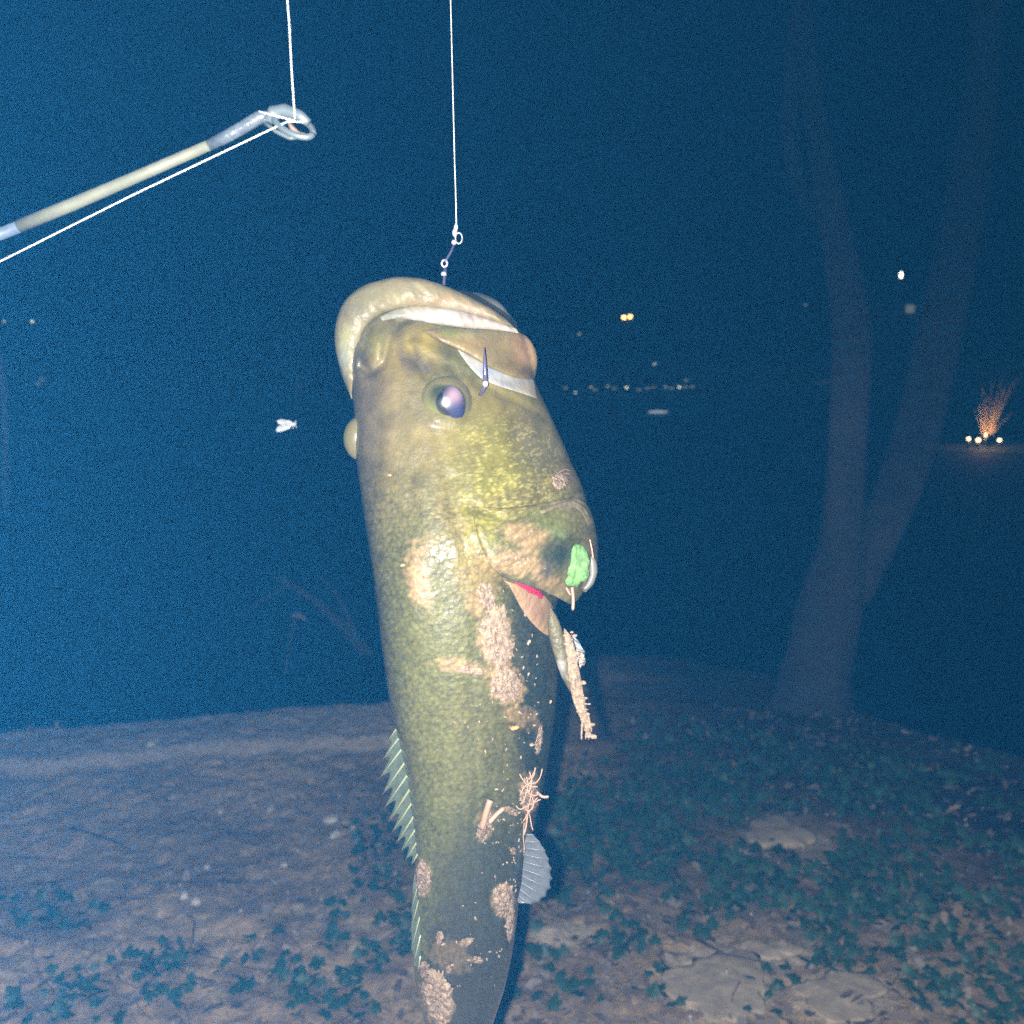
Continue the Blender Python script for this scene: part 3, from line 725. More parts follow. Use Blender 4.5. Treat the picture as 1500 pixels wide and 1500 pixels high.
NA, NB = 300, 640
ph = np.linspace(0, 2*math.pi, NA, endpoint=False)
ph = ph-.32*np.sin(2*ph)*.5            # a few more columns on the flat of the flank
rows = np.linspace(424, 1690, NB)
PH, RY = np.meshgrid(ph, rows)
l = ev(TL, RY); r = ev(TR, RY); c = (l+r)/2; w_ = (r-l)/2; b = ev(TB, RY)
cs_, sn_ = np.cos(PH), np.sin(PH)
e2 = 2/EXN
ux = np.sign(cs_)*np.abs(cs_)**e2; uz = np.sign(sn_)*np.abs(sn_)**e2
bx = c+w_*ux; bz = ev(TZc, RY)-b*uz*np.where(uz > 0, 1, .85)+TILT*ux*sstep(1500, 1100, RY)
front = sstep(0, .5, uz)
bz -= relief(bx, RY)*front
bz -= (fbm(bx/5.5, RY/4.5, 2, 99)-.5)*.00045*sstep(650, 780, RY)
V = at(bx, RY, bz).reshape(-1, 3)
kk = np.arange(NA*NB).reshape(NB, NA); k2 = np.roll(kk, -1, 1)
bf = np.stack([kk[:-1], kk[1:], k2[1:], k2[:-1]], -1).reshape(-1, 4)
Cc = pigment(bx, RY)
Cc = np.where((uz < 0)[..., None], Cc*.8+.06, Cc)
# caps
V = np.concatenate([V, V[:NA].mean(0)[None], V[-NA:].mean(0)[None]]); Cf = np.concatenate([Cc.reshape(-1, 3), Cc.reshape(-1, 3)[:1], Cc.reshape(-1, 3)[-1:]])
UV = np.concatenate([np.stack([bx/100, RY/100], -1).reshape(-1, 2), [[6, 4]], [[6.7, 16.9]]])

m_skin = bpy.data.materials.new('bass_skin'); m_skin.use_nodes = True
nt = m_skin.node_tree; N = nt.nodes; LK = nt.links; P = N['Principled BSDF']
at_ = N.new('ShaderNodeAttribute'); at_.attribute_name = 'pigment'
uvn = N.new('ShaderNodeUVMap'); uvn.uv_map = 'skin'
mp = N.new('ShaderNodeMapping'); mp.inputs['Scale'].default_value = (14, 12, 1); LK.new(uvn.outputs[0], mp.inputs[0])
vo = N.new('ShaderNodeTexVoronoi'); vo.feature = 'F1'; vo.inputs['Scale'].default_value = 1; vo.inputs['Randomness'].default_value = .9
LK.new(mp.outputs[0], vo.inputs['Vector'])
no = N.new('ShaderNodeTexNoise'); no.inputs['Scale'].default_value = 26; no.inputs['Detail'].default_value = 4; LK.new(uvn.outputs[0], no.inputs['Vector'])
# scales are rows on the trunk only: the head is smooth
sep = N.new('ShaderNodeSeparateXYZ'); LK.new(uvn.outputs[0], sep.inputs[0])
mr = N.new('ShaderNodeMapRange'); mr.inputs['From Min'].default_value = 5.9; mr.inputs['From Max'].default_value = 7.6; LK.new(sep.outputs['Y'], mr.inputs['Value'])
mu = N.new('ShaderNodeMath'); mu.operation = 'MULTIPLY'; LK.new(vo.outputs['Distance'], mu.inputs[0]); LK.new(mr.outputs[0], mu.inputs[1])
ad = N.new('ShaderNodeMath'); ad.operation = 'MULTIPLY_ADD'; LK.new(no.outputs['Fac'], ad.inputs[0]); ad.inputs[1].default_value = .9; LK.new(mu.outputs[0], ad.inputs[2])
bp = N.new('ShaderNodeBump'); bp.inputs['Distance'].default_value = .0004; bp.inputs['Strength'].default_value = 1; LK.new(ad.outputs[0], bp.inputs['Height'])
LK.new(bp.outputs[0], P.inputs['Normal'])
bp2 = N.new('ShaderNodeBump'); bp2.inputs['Distance'].default_value = .00017; LK.new(ad.outputs[0], bp2.inputs['Height']); LK.new(bp2.outputs[0], P.inputs['Coat Normal'])
mx = N.new('ShaderNodeMapRange'); mx.inputs['From Min'].default_value = .15; mx.inputs['From Max'].default_value = .75; mx.inputs['To Min'].default_value = 1.12; mx.inputs['To Max'].default_value = .78
LK.new(mu.outputs[0], mx.inputs['Value'])
sc2 = N.new('ShaderNodeVectorMath'); sc2.operation = 'SCALE'; LK.new(at_.outputs['Color'], sc2.inputs[0]); LK.new(mx.outputs[0], sc2.inputs['Scale'])
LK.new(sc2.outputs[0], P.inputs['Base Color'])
P.inputs['Roughness'].default_value = .55; P.inputs['Specular IOR Level'].default_value = .15
P.inputs['Coat Weight'].default_value = .85; P.inputs['Coat Roughness'].default_value = .075


fish = root('fish', pt(660, 430, .63), 'wetted olive bass hanging head up from the hook, smeared with mud', 'fish')
body = mesh_obj('body', V, bf, m_skin, cols=Cf, uv=UV)
bm = bmesh.new(); bm.from_mesh(body.data); bm.verts.ensure_lookup_table()
n0 = NA*NB
for i in range(NA):
    j = (i+1) % NA
    bm.faces.new((bm.verts[n0], bm.verts[i], bm.verts[j])).smooth = True
    bm.faces.new((bm.verts[n0+1], bm.verts[(NB-1)*NA+j], bm.verts[(NB-1)*NA+i])).smooth = True
bmesh.ops.recalc_face_normals(bm, faces=bm.faces); bm.to_mesh(body.data); bm.free()
adopt(fish, body)

def strip(name, A, B, mat_, thick, lift=0.0, n=60, m=14, right=None, parent=fish, colf=None, round_=.5, zf=None, rough_=0.0, back=.5, rel=False):
    """closed lens-shaped skin piece between edge curves A and B (pixels), bulging 'thick' metres over the fish"""
    A = curve2(np.array(A, float), n, 1.6); B = curve2(np.array(B, float), n, 1.6)
    th = np.linspace(0, 2*math.pi, 2*m, endpoint=False)
    t = .5-.5*np.cos(th); side = np.sin(th)
    Xs = A[:, 0:1]*(1-t)+B[:, 0:1]*t; Ys = A[:, 1:2]*(1-t)+B[:, 1:2]*t
    mid = (A+B)/2
    if zf is None:
        Zs = surf_Z(Xs, Ys, right, rel)
        Zm = surf_Z(mid[:, 0], mid[:, 1], right, rel)[:, None]
        Zs = Zs*(1-round_)+np.minimum(Zm, Zs)*round_
    else:
        Zs = zf(Xs, Ys)
    taper = np.minimum(1, np.minimum(np.arange(n), np.arange(n)[::-1])/(n*.08)+.15)[:, None]
    off = np.where(side > 0, np.abs(side)**.8*thick, -np.abs(side)*thick*back)*taper
    if rough_: off = off+(fbm(Xs/6, Ys/6, 3, 13)-.5)*rough_*(side > .05)
    Zs = Zs-lift-off
    V = at(Xs, Ys, Zs).reshape(-1, 3); M = 2*m
    q = np.arange(n*M).reshape(n, M); q2 = np.roll(q, -1, 1)
    f = np.stack([q[:-1], q2[:-1], q2[1:], q[1:]], -1).reshape(-1, 4)
    cols = (colf(Xs, Ys) if colf else pigment(Xs, Ys)).reshape(-1, 3)
    o = mesh_obj(name, V, f, mat_, cols=cols, uv=np.stack([Xs/100, Ys/100], -1).reshape(-1, 2))
    bm = bmesh.new(); bm.from_mesh(o.data); bm.verts.ensure_lookup_table()
    bm.faces.new([bm.verts[i] for i in range(M)]).smooth = True; bm.faces.new([bm.verts[(n-1)*M+i] for i in range(M)]).smooth = True
    bmesh.ops.recalc_face_normals(bm, faces=bm.faces); bm.to_mesh(o.data); bm.free()
    if parent is not None: adopt(parent, o)
    return o
def painter(base, spots, amt=.25, sc_=14, seed=5, k=.72):
    def f(px, py):
        col = np.ones(np.shape(px)+(3,))*lin(base)
        wx = px+(fbm(px/10, py/10, 3, seed)-.5)*12; wy = py+(fbm(px/10, py/10, 3, seed+1)-.5)*12
        for x, y, rx, ry, c_, s in spots:
            col = col+(lin(c_)-col)*(s*np.exp(-(((wx-x)/rx)**2+((wy-y)/ry)**2)**1.3))[..., None]
        return k*col*ALB*(1-amt+2*amt*fbm(px/sc_, py/sc_, 4, seed+2)[..., None])
    return f
m_flesh = mat('wet_lip', attr='pigment', rough=.5, spec=.15, coat=.25, coat_rough=.07, sss=0, bump=.0004, bscale=500)
m_memb = mat('white_membrane', attr='pigment', rough=.5, spec=.15, coat=.25, coat_rough=.08, bump=.0003, bscale=400)
# lower jaw, seen past the upper lip
strip('lower_jaw', [(640, 440), (672, 427), (705, 428), (733, 442), (757, 474)], [(640, 470), (670, 455), (700, 455), (725, 466), (745, 490)], m_flesh, .007,
      zf=lambda x, y: .648+0*x, colf=painter((150, 150, 140), [(735, 450, 14, 10, (190, 190, 190), .8), (700, 435, 14, 6, (120, 120, 122), .8)]), back=1.0)
# upper lip, an arch over the snout
strip('upper_lip', [(515, 585), (500, 550), (489, 505), (491, 470), (503, 440), (530, 417), (580, 404), (620, 407), (665, 423), (705, 442), (738, 462), (756, 482)],
      [(522, 575), (525, 550), (525, 520), (531, 492), (542, 472), (560, 460), (592, 454), (630, 455), (670, 460), (705, 468), (732, 476), (752, 486)], m_flesh, .0098, lift=.004, n=120, m=16, rough_=.0022,
      zf=lambda x, y: .598+.00016*(np.abs(x-590)/1.6)+0*y, back=1.3,
      colf=painter((182, 170, 124), [(540, 430, 40, 14, (178, 172, 130), .7), (620, 418, 50, 8, (205, 192, 150), .8), (505, 500, 12, 26, (200, 200, 150), .8), (503, 530, 10, 20, (196, 208, 196), .8), (690, 452, 40, 8, (214, 188, 160), .8),
                                     (520, 455, 16, 14, (150, 148, 128), .6), (640, 440, 40, 6, (204, 160, 120), .5)], k=1.0))
strip('lip_membrane', [(556, 464), (574, 454), (604, 447), (640, 449), (680, 456), (720, 467), (756, 481)], [(560, 470), (580, 467), (610, 470), (650, 477), (690, 482), (725, 484), (760, 488)], m_memb, .0034, lift=.0105, n=80, m=10, rough_=.0025,
      zf=lambda x, y: .598+.0001*(np.abs(x-590))+0*y,
      colf=painter((222, 212, 196), [(640, 460, 30, 10, (240, 250, 250), .9), (570, 460, 16, 10, (200, 205, 180), .8), (720, 474, 30, 8, (232, 205, 188), .9), (620, 450, 30, 5, (236, 206, 168), .7), (590, 456, 22, 8, (196, 196, 172), .7), (690, 466, 26, 6, (214, 196, 188), .7)], .26, k=1.0))
strip('jaw_bone', [(618, 484), (650, 480), (700, 482), (745, 482), (768, 488), (783, 505), (789, 528), (784, 552)], [(640, 500), (662, 508), (690, 522), (715, 538), (740, 549), (760, 555), (775, 556), (782, 555)], m_flesh, .0065, lift=.004, n=90, m=16,
      rough_=.0006, colf=painter((186, 164, 108), [(768, 515, 16, 34, (232, 186, 140), .9), (700, 488, 40, 7, (196, 186, 130), .8), (660, 486, 16, 7, (190, 200, 100), .8), (740, 540, 50, 10, (160, 142, 84), .8), (730, 515, 30, 14, (176, 158, 104), .6), (700, 505, 20, 8, (190, 160, 110), .6), (768, 545, 14, 6, (140, 118, 74), .7)], .34, k=.95))
strip('cheek_membrane', [(662, 503), (680, 514), (700, 526), (725, 540), (755, 550), (782, 556)], [(668, 510), (685, 535), (705, 556), (730, 566), (760, 575), (787, 584)], m_memb, .0022, lift=.0022, n=80, m=10, rough_=.0012,
      colf=painter((232, 228, 215), [(715, 545, 26, 12, (205, 222, 240), .9), (775, 572, 22, 12, (238, 224, 196), .8), (680, 520, 16, 8, (222, 216, 200), .7), (740, 562, 20, 6, (190, 200, 214), .6)], .24, k=.95))
# gill cover
def gillcol(px, py):
    c_ = pigment(px, py)
    for x, y, rx, ry, cc, s in ((818, 780, 12, 10, (168, 196, 140), .8), (812, 762, 40, 18, (158, 164, 84), .7), (820, 812, 26, 22, (60, 78, 60), .9), (800, 835, 12, 18, (66, 80, 84), .6), (850, 755, 26, 18, (172, 160, 100), .7),
                                (845, 850, 22, 24, (150, 138, 88), .6), (835, 738, 26, 5, (225, 210, 170), .8), (862, 800, 14, 40, (176, 160, 110), .7), (825, 870, 20, 10, (205, 185, 130), .7)):
        wx = px+(fbm(px/8, py/8, 3, 33)-.5)*12; wy = py+(fbm(px/8, py/8, 3, 34)-.5)*12
        c_ = c_+(lin(cc)*ALB-c_)*(s*np.exp(-(((wx-x)/rx)**2+((wy-y)/ry)**2)**1.6))[..., None]
    return c_
strip('gill_cover', [(690, 742), (700, 790), (720, 835), (750, 852), (775, 858), (800, 867), (820, 877), (839, 889), (851, 874), (864, 852)],
      [(740, 744), (790, 738), (830, 730), (850, 728), (862, 740), (870, 760), (875, 785), (877, 805), (876, 825), (874, 840)], m_skin, .0035, lift=.0035, n=110, m=26, right=TG, colf=gillcol, round_=0, rel=True, rough_=.0012)
strip('gill_rib', [(790, 748), (815, 737), (840, 731), (858, 742), (868, 765)], [(794, 754), (817, 745), (838, 740), (852, 750), (862, 770)], m_skin, .0022, lift=.0058, right=TG, colf=painter((206, 190, 138), [(830, 738, 20, 6, (222, 205, 165), .7)]))
strip('gill_fringe', [(868, 810), (874, 822), (876, 838), (870, 856), (858, 868)], [(860, 815), (862, 830), (862, 845), (858, 855), (850, 864)], m_memb, .003, zf=lambda x, y: .592+0*x, colf=painter((190, 186, 175), [], .1))
strip('gill_filament', [(752, 848), (775, 856), (795, 868), (802, 880)], [(752, 853), (768, 866), (785, 876), (796, 884)], mat('red_gill', (.14, .008, .02), rough=.3, coat=.6, sss=.2), .003, lift=.0012)
strip('throat_skin', [(738, 850), (770, 858), (800, 872), (812, 890), (812, 915)], [(748, 862), (762, 890), (778, 912), (795, 928), (810, 935)], m_flesh, .004, lift=.0004, rough_=.002,
      colf=painter((222, 186, 140), [(775, 885, 10, 22, (236, 190, 160), .8), (790, 900, 8, 18, (226, 176, 140), .7)], .15, k=1.05))

# eyes
m_eye = bpy.data.materials.new('bass_eye'); m_eye.use_nodes = True
p = m_eye.node_tree.nodes['Principled BSDF']; p.inputs['Roughness'].default_value = .25; p.inputs['Coat Weight'].default_value = .45; p.inputs['Coat Roughness'].default_value = .03
va = m_eye.node_tree.nodes.new('ShaderNodeAttribute'); va.attribute_name = 'pigment'; m_eye.node_tree.links.new(va.outputs['Color'], p.inputs['Base Color'])
def eyeball(px, py, Z, rad, gaze, squash=(1, 1, 1), vis=True):
    bm = bmesh.new(); bmesh.ops.create_uvsphere(bm, u_segments=64, v_segments=48, radius=rad)
    c_ = pt(px, py, Z); q = Vector(gaze).normalized().to_track_quat('Z', 'Y')
    n = len(bm.verts); cols = np.zeros((n, 3)); r0 = random.Random(3)
    for i, v in enumerate(bm.verts):
        a = math.degrees(math.acos(max(-1, min(1, v.co.z/rad)))); az = math.atan2(v.co.y, v.co.x)
        k = .5+.5*math.sin(az*2+1.0)
        if not vis: cc = (178, 182, 104) if a < 80 else (170, 160, 110)
        else:
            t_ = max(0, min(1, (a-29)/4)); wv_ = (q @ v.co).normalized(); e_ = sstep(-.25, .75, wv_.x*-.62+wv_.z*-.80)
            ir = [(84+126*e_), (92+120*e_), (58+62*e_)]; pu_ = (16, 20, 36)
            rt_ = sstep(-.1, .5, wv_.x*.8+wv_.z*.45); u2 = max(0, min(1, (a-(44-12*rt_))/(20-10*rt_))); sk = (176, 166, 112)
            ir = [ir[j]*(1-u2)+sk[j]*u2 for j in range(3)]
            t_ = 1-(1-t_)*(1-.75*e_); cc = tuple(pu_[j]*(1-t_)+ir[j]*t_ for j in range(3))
        cols[i] = lin(cc)*.11
        bulge = 1+.10*math.exp(-(a/30)**2)
        v.co = v.co*bulge; v.co.z *= .80
    cw = []
    for v in bm.verts:
        w__ = q @ v.co; cw.append(c_+w__)
    fc = [[v.index for v in f.verts] for f in bm.faces]; bm.free()
    o = mesh_obj('eye', cw, fc, m_eye, cols=cols); adopt(fish, o); return o, q, c_
EZ = float(surf_Z(np.array(650.), np.array(588.), rel=False))
eye, q, ec = eyeball(653, 590, EZ+.0026, .0148, (.30, -1.0, .03))
# pupil disc with the pinkish eyeshine of the lens painted into its colour
pv_ = []; nR = 14; nS = 48; pc = []
for i in range(nR+1):
    for j in range(nS):
        rr = i/nR; a = 2*math.pi*j/nS
        lx, ly = rr*.0060*math.cos(a), rr*.0098*math.sin(a); lx, ly = lx*.93-ly*.34+.0020, ly*.93+lx*.34
        z_ = .80*math.sqrt(max(0, .0163**2-lx*lx-ly*ly))+.0003*(1-rr*rr)
        pv_.append(ec+q @ Vector((lx, ly, z_))); pc.append((lx, ly))
pf_ = [(i*nS+j, i*nS+(j+1) % nS, (i+1)*nS+(j+1) % nS, (i+1)*nS+j) for i in range(nR) for j in range(nS)]
PW = np.array([v[:] for v in pv_]); prx, pry = project(PW[:, 0], PW[:, 1], PW[:, 2])
pcx, pcy = prx.mean(), pry.mean()
u_ = (prx-pcx); v_ = (pry-pcy)
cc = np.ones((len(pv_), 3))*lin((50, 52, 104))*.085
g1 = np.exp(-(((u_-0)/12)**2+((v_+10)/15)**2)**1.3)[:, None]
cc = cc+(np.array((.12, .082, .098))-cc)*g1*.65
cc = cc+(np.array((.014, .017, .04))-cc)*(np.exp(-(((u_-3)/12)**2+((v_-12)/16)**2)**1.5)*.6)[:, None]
pu = mesh_obj('pupil', pv_, pf_, m_eye, cols=cc); bake(pu); adopt(eye, pu)
bpy.data.objects['eye'].name = 'eye'
e2_, _, _ = eyeball(0, 0, 1, .0115, (-1, .9, .1), vis=False)
ctr = pt(0, 0, 1); tgt = pt(530, 642, EZ+.026)
for v in e2_.data.vertices:
    d_ = v.co-ctr; v.co = tgt+Vector((d_.x, d_.y, d_.z*1.15))

# fins
def fin(name, base, tips, mat_mem, mat_ray, Zf, r0=.0011, web=.75, raynm='fin_ray', thick=.0004, rays=True, col=None):
    """membrane between spines; base and tips are matching lists of (px, py); Zf(px,py)->depth"""
    B3 = [pt(x, y, Zf(x, y)) for x, y in base]; T3 = [pt(x, y, Zf(x, y)-.001) for x, y in tips]
    V = []; Fc = []; m_ = 8; sub = 6; cols = []
    K = len(base)
    G = []
    for i in range(K-1):
        for s in range(sub+(1 if i == K-2 else 0)):
            f = s/sub; bb = B3[i].lerp(B3[i+1], f); tt = T3[i].lerp(T3[i+1], f)
            wv = web+(1-web)*abs(2*f-1)**1.5
            row = [bb.lerp(bb.lerp(tt, wv), j/m_)+Vector((0, .0002*math.sin(f*math.pi), 0)) for j in range(m_+1)]
            G.append(row)
    n = len(G)
    for sgn in (0, 1):
        for row in G:
            for v in row: V.append(v+Vector((0, thick*sgn, 0)))
    M = m_+1; o2 = n*M
    for i in range(n-1):
        for j in range(m_):
            a = i*M+j; Fc.append((a, a+M, a+M+1, a+1)); Fc.append((o2+a, o2+a+1, o2+a+M+1, o2+a+M))
    rim = [i*M+m_ for i in range(n)]
    for a, b_ in zip(rim[:-1], rim[1:]): Fc.append((a, b_, o2+b_, o2+a))
    for j in range(m_): Fc.append((j, j+1, o2+j+1, o2+j)); a = (n-1)*M+j; Fc.append((a, o2+a, o2+a+1, a+1))
    fo = mesh_obj(name, V, Fc, mat_mem); adopt(fish, fo)
    if rays:
        for b_, t_ in zip(B3, T3):
            mid = b_.lerp(t_, .5)+Vector((0, -.0008, 0))
            ro = tube(raynm, [b_, mid, t_], [r0, r0*.75, r0*.25], mat_ray, seg=7); adopt(fo, ro)
    return fo
m_fin = mat('fin_web', (.025, .034, .022), rough=.4, coat=.2, alpha=.72, nscale=160, namt=.3)
m_ray = mat('fin_spine', (.085, .092, .055), rough=.4, coat=.2)
m_pfin = mat('pale_fin_web', (.027, .032, .038), rough=.5, coat=.1, alpha=.85, nscale=220, namt=.25)
m_pray = mat('pale_fin_ray', (.055, .06, .066), rough=.5, coat=.1)
def Zl(x, y): return float(ev(TZc, y)-.004)
dz_ = lambda x, y: float(ev(TZc, y))-.012+(620-x)*.00016
fin('dorsal_fin', [(596, 1044), (602, 1056), (607, 1072), (611, 1090), (615, 1108), (618, 1128), (620, 1150), (621, 1172), (621, 1194), (621, 1216), (620, 1236)],
    [(568, 1086), (561, 1112), (556, 1140), (560, 1164), (563, 1184), (569, 1204), (574, 1220), (580, 1236), (587, 1248), (594, 1260), (602, 1268)], m_fin, m_ray, lambda x, y: dz_(x, y)-.010, .0008, .72)
fin('dorsal_fin', [(618, 1240), (619, 1270), (618, 1300), (617, 1335), (616, 1370), (616, 1400)],
    [(604, 1300), (602, 1335), (601, 1365), (602, 1392), (605, 1415), (612, 1425)], m_fin, m_ray, lambda x, y: dz_(x, y)-.006, .0005, .9)
fin('anal_fin', [(768, 1222), (769, 1232), (769, 1242), (768, 1252), (767, 1262), (766, 1273), (765, 1283), (764, 1293), (762, 1303), (760, 1312), (758, 1320)],
    [(781, 1222), (791, 1233), (799, 1245), (804, 1258), (808, 1272), (809, 1287), (807, 1301), (800, 1313), (790, 1322), (778, 1325), (765, 1323)], m_pfin, m_pray, lambda x, y: float(ev(TZc, y))-.004, .00025, .93)
# pelvic fins
strip('pelvic_fin', [(806, 888), (818, 905), (826, 930), (836, 975), (846, 1020)], [(802, 905), (804, 935), (812, 962), (822, 992), (834, 1012)], m_skin, .0022, zf=lambda x, y: .578+0*x, colf=painter((150, 140, 90), [(820, 980, 6, 16, (225, 222, 215), .9), (812, 900, 8, 20, (170, 158, 104), .7)], .2), back=1)
fin('pelvic_fin', [(836, 930), (838, 942), (840, 954), (842, 966)], [(848, 940), (857, 955), (858, 970), (850, 980)], m_pfin, m_pray, lambda x, y: .597, .0009, .95)
# tail fin below the frame
fin('tail_fin', [(655, 1690), (662, 1692), (668, 1694), (674, 1695), (680, 1695), (686, 1694), (692, 1692)],
    [(600, 1835), (625, 1825), (650, 1805), (675, 1800), (700, 1806), (725, 1826), (748, 1840)], m_fin, m_ray, lambda x, y: .695, .0015, .97)

# ------------------------------------------------------------------ mud, bits of root and a leaf stuck on the fish
m_mud = mat('drying_mud', (.084, .061, .041), rough=.8, spec=.2, nscale=350, namt=.6, bump=.0012, bscale=420)
m_root = mat('root_fibre', (.10, .06, .038), rough=.7)
m_orange = mat('orange_leaf_bit', (.25, .07, .02), rough=.6)
def clump(px, py, rx, ry, rot, h, lab, seed, right=None, Z=None, n=3, rag=.72, hole=1.35):
    """crumbly patch: ragged disc with domed, lumpy top"""
    R_ = 22; S_ = 84; a0 = math.radians(rot); X = []; Y = []; Hh = []
    rs = np.linspace(0, 1, R_)
    for r_ in rs:
        for j in range(S_):
            a = 2*math.pi*j/S_
            k = (1-rag*.6)+rag*1.25*(fbm(np.array(3+2.6*math.cos(a)*1.6+seed*7.), np.array(3+2.6*math.sin(a)*1.6), 5, seed, .9))+.16*(vnoise(j*1.7, seed*3.3, seed)-.5)
            k = float(k)
            u = r_*rx*k*math.cos(a); v = r_*ry*k*math.sin(a)
            X.append(px+u*math.cos(a0)-v*math.sin(a0)); Y.append(py+u*math.sin(a0)+v*math.cos(a0)); Hh.append(max(0, 1-r_**4)**.5)
    X = np.array(X); Y = np.array(Y); Hh = np.array(Hh)
    zz = surf_Z(X, Y, right) if Z is None else np.full(len(X), Z)
    lump = fbm(X/4.5, Y/4.5, 4, seed+100, .65)
    if right is not None: zz = zz-.0046
    top = zz-Hh*h*.8*(-hole+(1.9+2.1*hole)*lump)+.0010*(1-Hh)
    bot = zz+.003
    V = np.concatenate([at(X, Y, top), at(X, Y, bot)]); q = np.arange(R_*S_).reshape(R_, S_); q2 = np.roll(q, -1, 1)
    f = np.stack([q[:-1], q[1:], q2[1:], q2[:-1]], -1).reshape(-1, 4); o2 = R_*S_
    e = np.stack([q[-1], q[-1]+o2, q2[-1]+o2, q2[-1]], -1)
    f = np.concatenate([f, f[:, ::-1]+o2, e])
    o = mesh_obj('mud_clump', V, f, m_mud); recentre(o); bake(o)
    return tag(o, lab, 'mud', 'mud stuck to the fish')
clump(728, 935, 24, 52, -6, .0016, 'largest pale mud patch on the middle of the flank', 1)
clump(712, 872, 13, 22, -10, .0016, 'narrow mud patch just below the gill cover', 2)
clump(742, 1005, 22, 26, -20, .0014, 'mud patch under the largest one, near the belly', 3)
clump(690, 982, 22, 7, 8, .0012, 'thin sideways streak of mud left of the largest patch', 4)
clump(765, 822, 40, 17, 12, .0018, 'wide mud smear low on the gill cover', 5, TG)
clump(770, 782, 32, 13, 12, .0014, 'upper mud smear across the gill cover', 6, TG)
clump(710, 1212, 10, 24, 18, .0040, 'knobbly mud lump in the middle of the lower flank', 7)
clump(619, 1287, 12, 27, 0, .0030, 'mud lump on the lower back edge of the fish', 8)
clump(738, 1318, 16, 27, -4, .0026, 'mud lump on the tail, level with the anal fin', 9)
clump(641, 1462, 24, 42, -10, .0045, 'big smooth mud lump at the bottom of the tail', 10, rag=.4, hole=.2)
clump(624, 1424, 9, 16, -15, .0030, 'small mud lump above the big one on the tail', 11)
clump(657, 1420, 5, 8, -10, .0022, 'tiny mud lump right of the small one on the tail', 12)
clump(748, 1352, 6, 26, 5, .0022, 'mud trail running down the belly edge of the tail', 13)
clump(683, 1380, 12, 6, -20, .0018, 'speck of yellowish mud in the middle of the tail', 14)
clump(700, 1406, 9, 6, 10, .0016, 'speck of mud below the yellowish one on the tail', 15)
clump(644, 1374, 6, 11, 10, .0014, 'faint mud speck on the back side of the tail', 16)
clump(790, 1085, 5, 22, 8, .0022, 'narrow mud scrap on the belly edge below the pelvic fin', 18)
clump(752, 1247, 5, 6, 0, .0022, 'mud crumb beside the start of the anal fin', 19)
clump(770, 1243, 4, 13, 5, .0022, 'short mud stick at the start of the anal fin', 20)
clump(775, 1165, 14, 26, 0, .0035, 'mud ball tangled with roots at the belly edge', 21)
clump(750, 1188, 12, 6, 25, .0025, 'row of mud crumbs left of the root tangle', 22)
clump(820, 705, 12, 12, 0, .0016, 'reddish crumb of mud at the back of the cheek', 23, TG)
# muddy strip hanging from the pelvic fin
strip('mud_strip_tmp', [(826, 920), (838, 930), (845, 960), (852, 1000), (860, 1040), (866, 1078)], [(826, 930), (829, 960), (833, 1000), (840, 1030), (852, 1058), (862, 1084)], m_mud, .0028, zf=lambda x, y: .572+0*x, parent=None, rough_=.005, back=1)
o = bpy.data.objects['mud_strip_tmp']; o.name = 'mud_strip'; recentre(o); tag(o, 'long crumbly strip of mud hanging along the pelvic fin', 'mud')
crumbs = bmesh.new()
for i in range(46):
    t = random.random(); x = 832+t*32+random.gauss(0, 6-2*t); y = 925+t*155
    v0 = pt(x, y, .570); r_ = random.uniform(.0006, .0016)
    mtx = Matrix.Translation(v0) @ Matrix.Rotation(random.uniform(0, 6), 4, 'X') @ Matrix.Diagonal((r_*1.5, r_, r_*.8, 1))
    bmesh.ops.create_icosphere(crumbs, subdivisions=1, radius=1, matrix=mtx)
me = bpy.data.meshes.new('mud_crumbs'); crumbs.to_mesh(me); crumbs.free(); me.materials.append(m_mud)
o = bpy.data.objects.new('mud_crumbs', me); C.objects.link(o); recentre(o); tag(o, 'loose crumbs of mud scattered along the hanging strip', 'mud', kind='stuff')
# crumbs and water drops scattered over the flank
cr = bmesh.new()
for i in range(240):
    z_ = random.random()
    if z_ < .4: x, y = random.gauss(745, 26), random.gauss(1010, 70)
    elif z_ < .6: x, y = random.gauss(790, 45), random.gauss(820, 24)
    elif z_ < .85: x, y = random.gauss(745, 24), random.gauss(1230, 60)
    else: x, y = random.gauss(700, 30), random.gauss(1400, 50)
    if x > float(ev(TR if y > 890 else TG, y))-6: continue
    Z = float(surf_Z(np.array(x), np.array(y), TG if y < 890 else None))
    r_ = random.uniform(.0002, .0007)*(1 if random.random() < .88 else 1.7)
    bmesh.ops.create_icosphere(cr, subdivisions=1, radius=1, matrix=Matrix.Translation(pt(x, y, Z-.0035*(y < 890))) @ Matrix.Rotation(random.uniform(0, 3), 4, 'Y') @ Matrix.Rotation(random.uniform(0, 3), 4, 'X') @ Matrix.Diagonal((r_*2.2, r_, r_*.7, 1)))
me = bpy.data.meshes.new('grit'); cr.to_mesh(me); cr.free(); me.materials.append(m_mud)
o = bpy.data.objects.new('grit', me); C.objects.link(o); recentre(o); tag(o, 'fine grit sprinkled over the muddy flank of the fish', 'grit', kind='stuff')

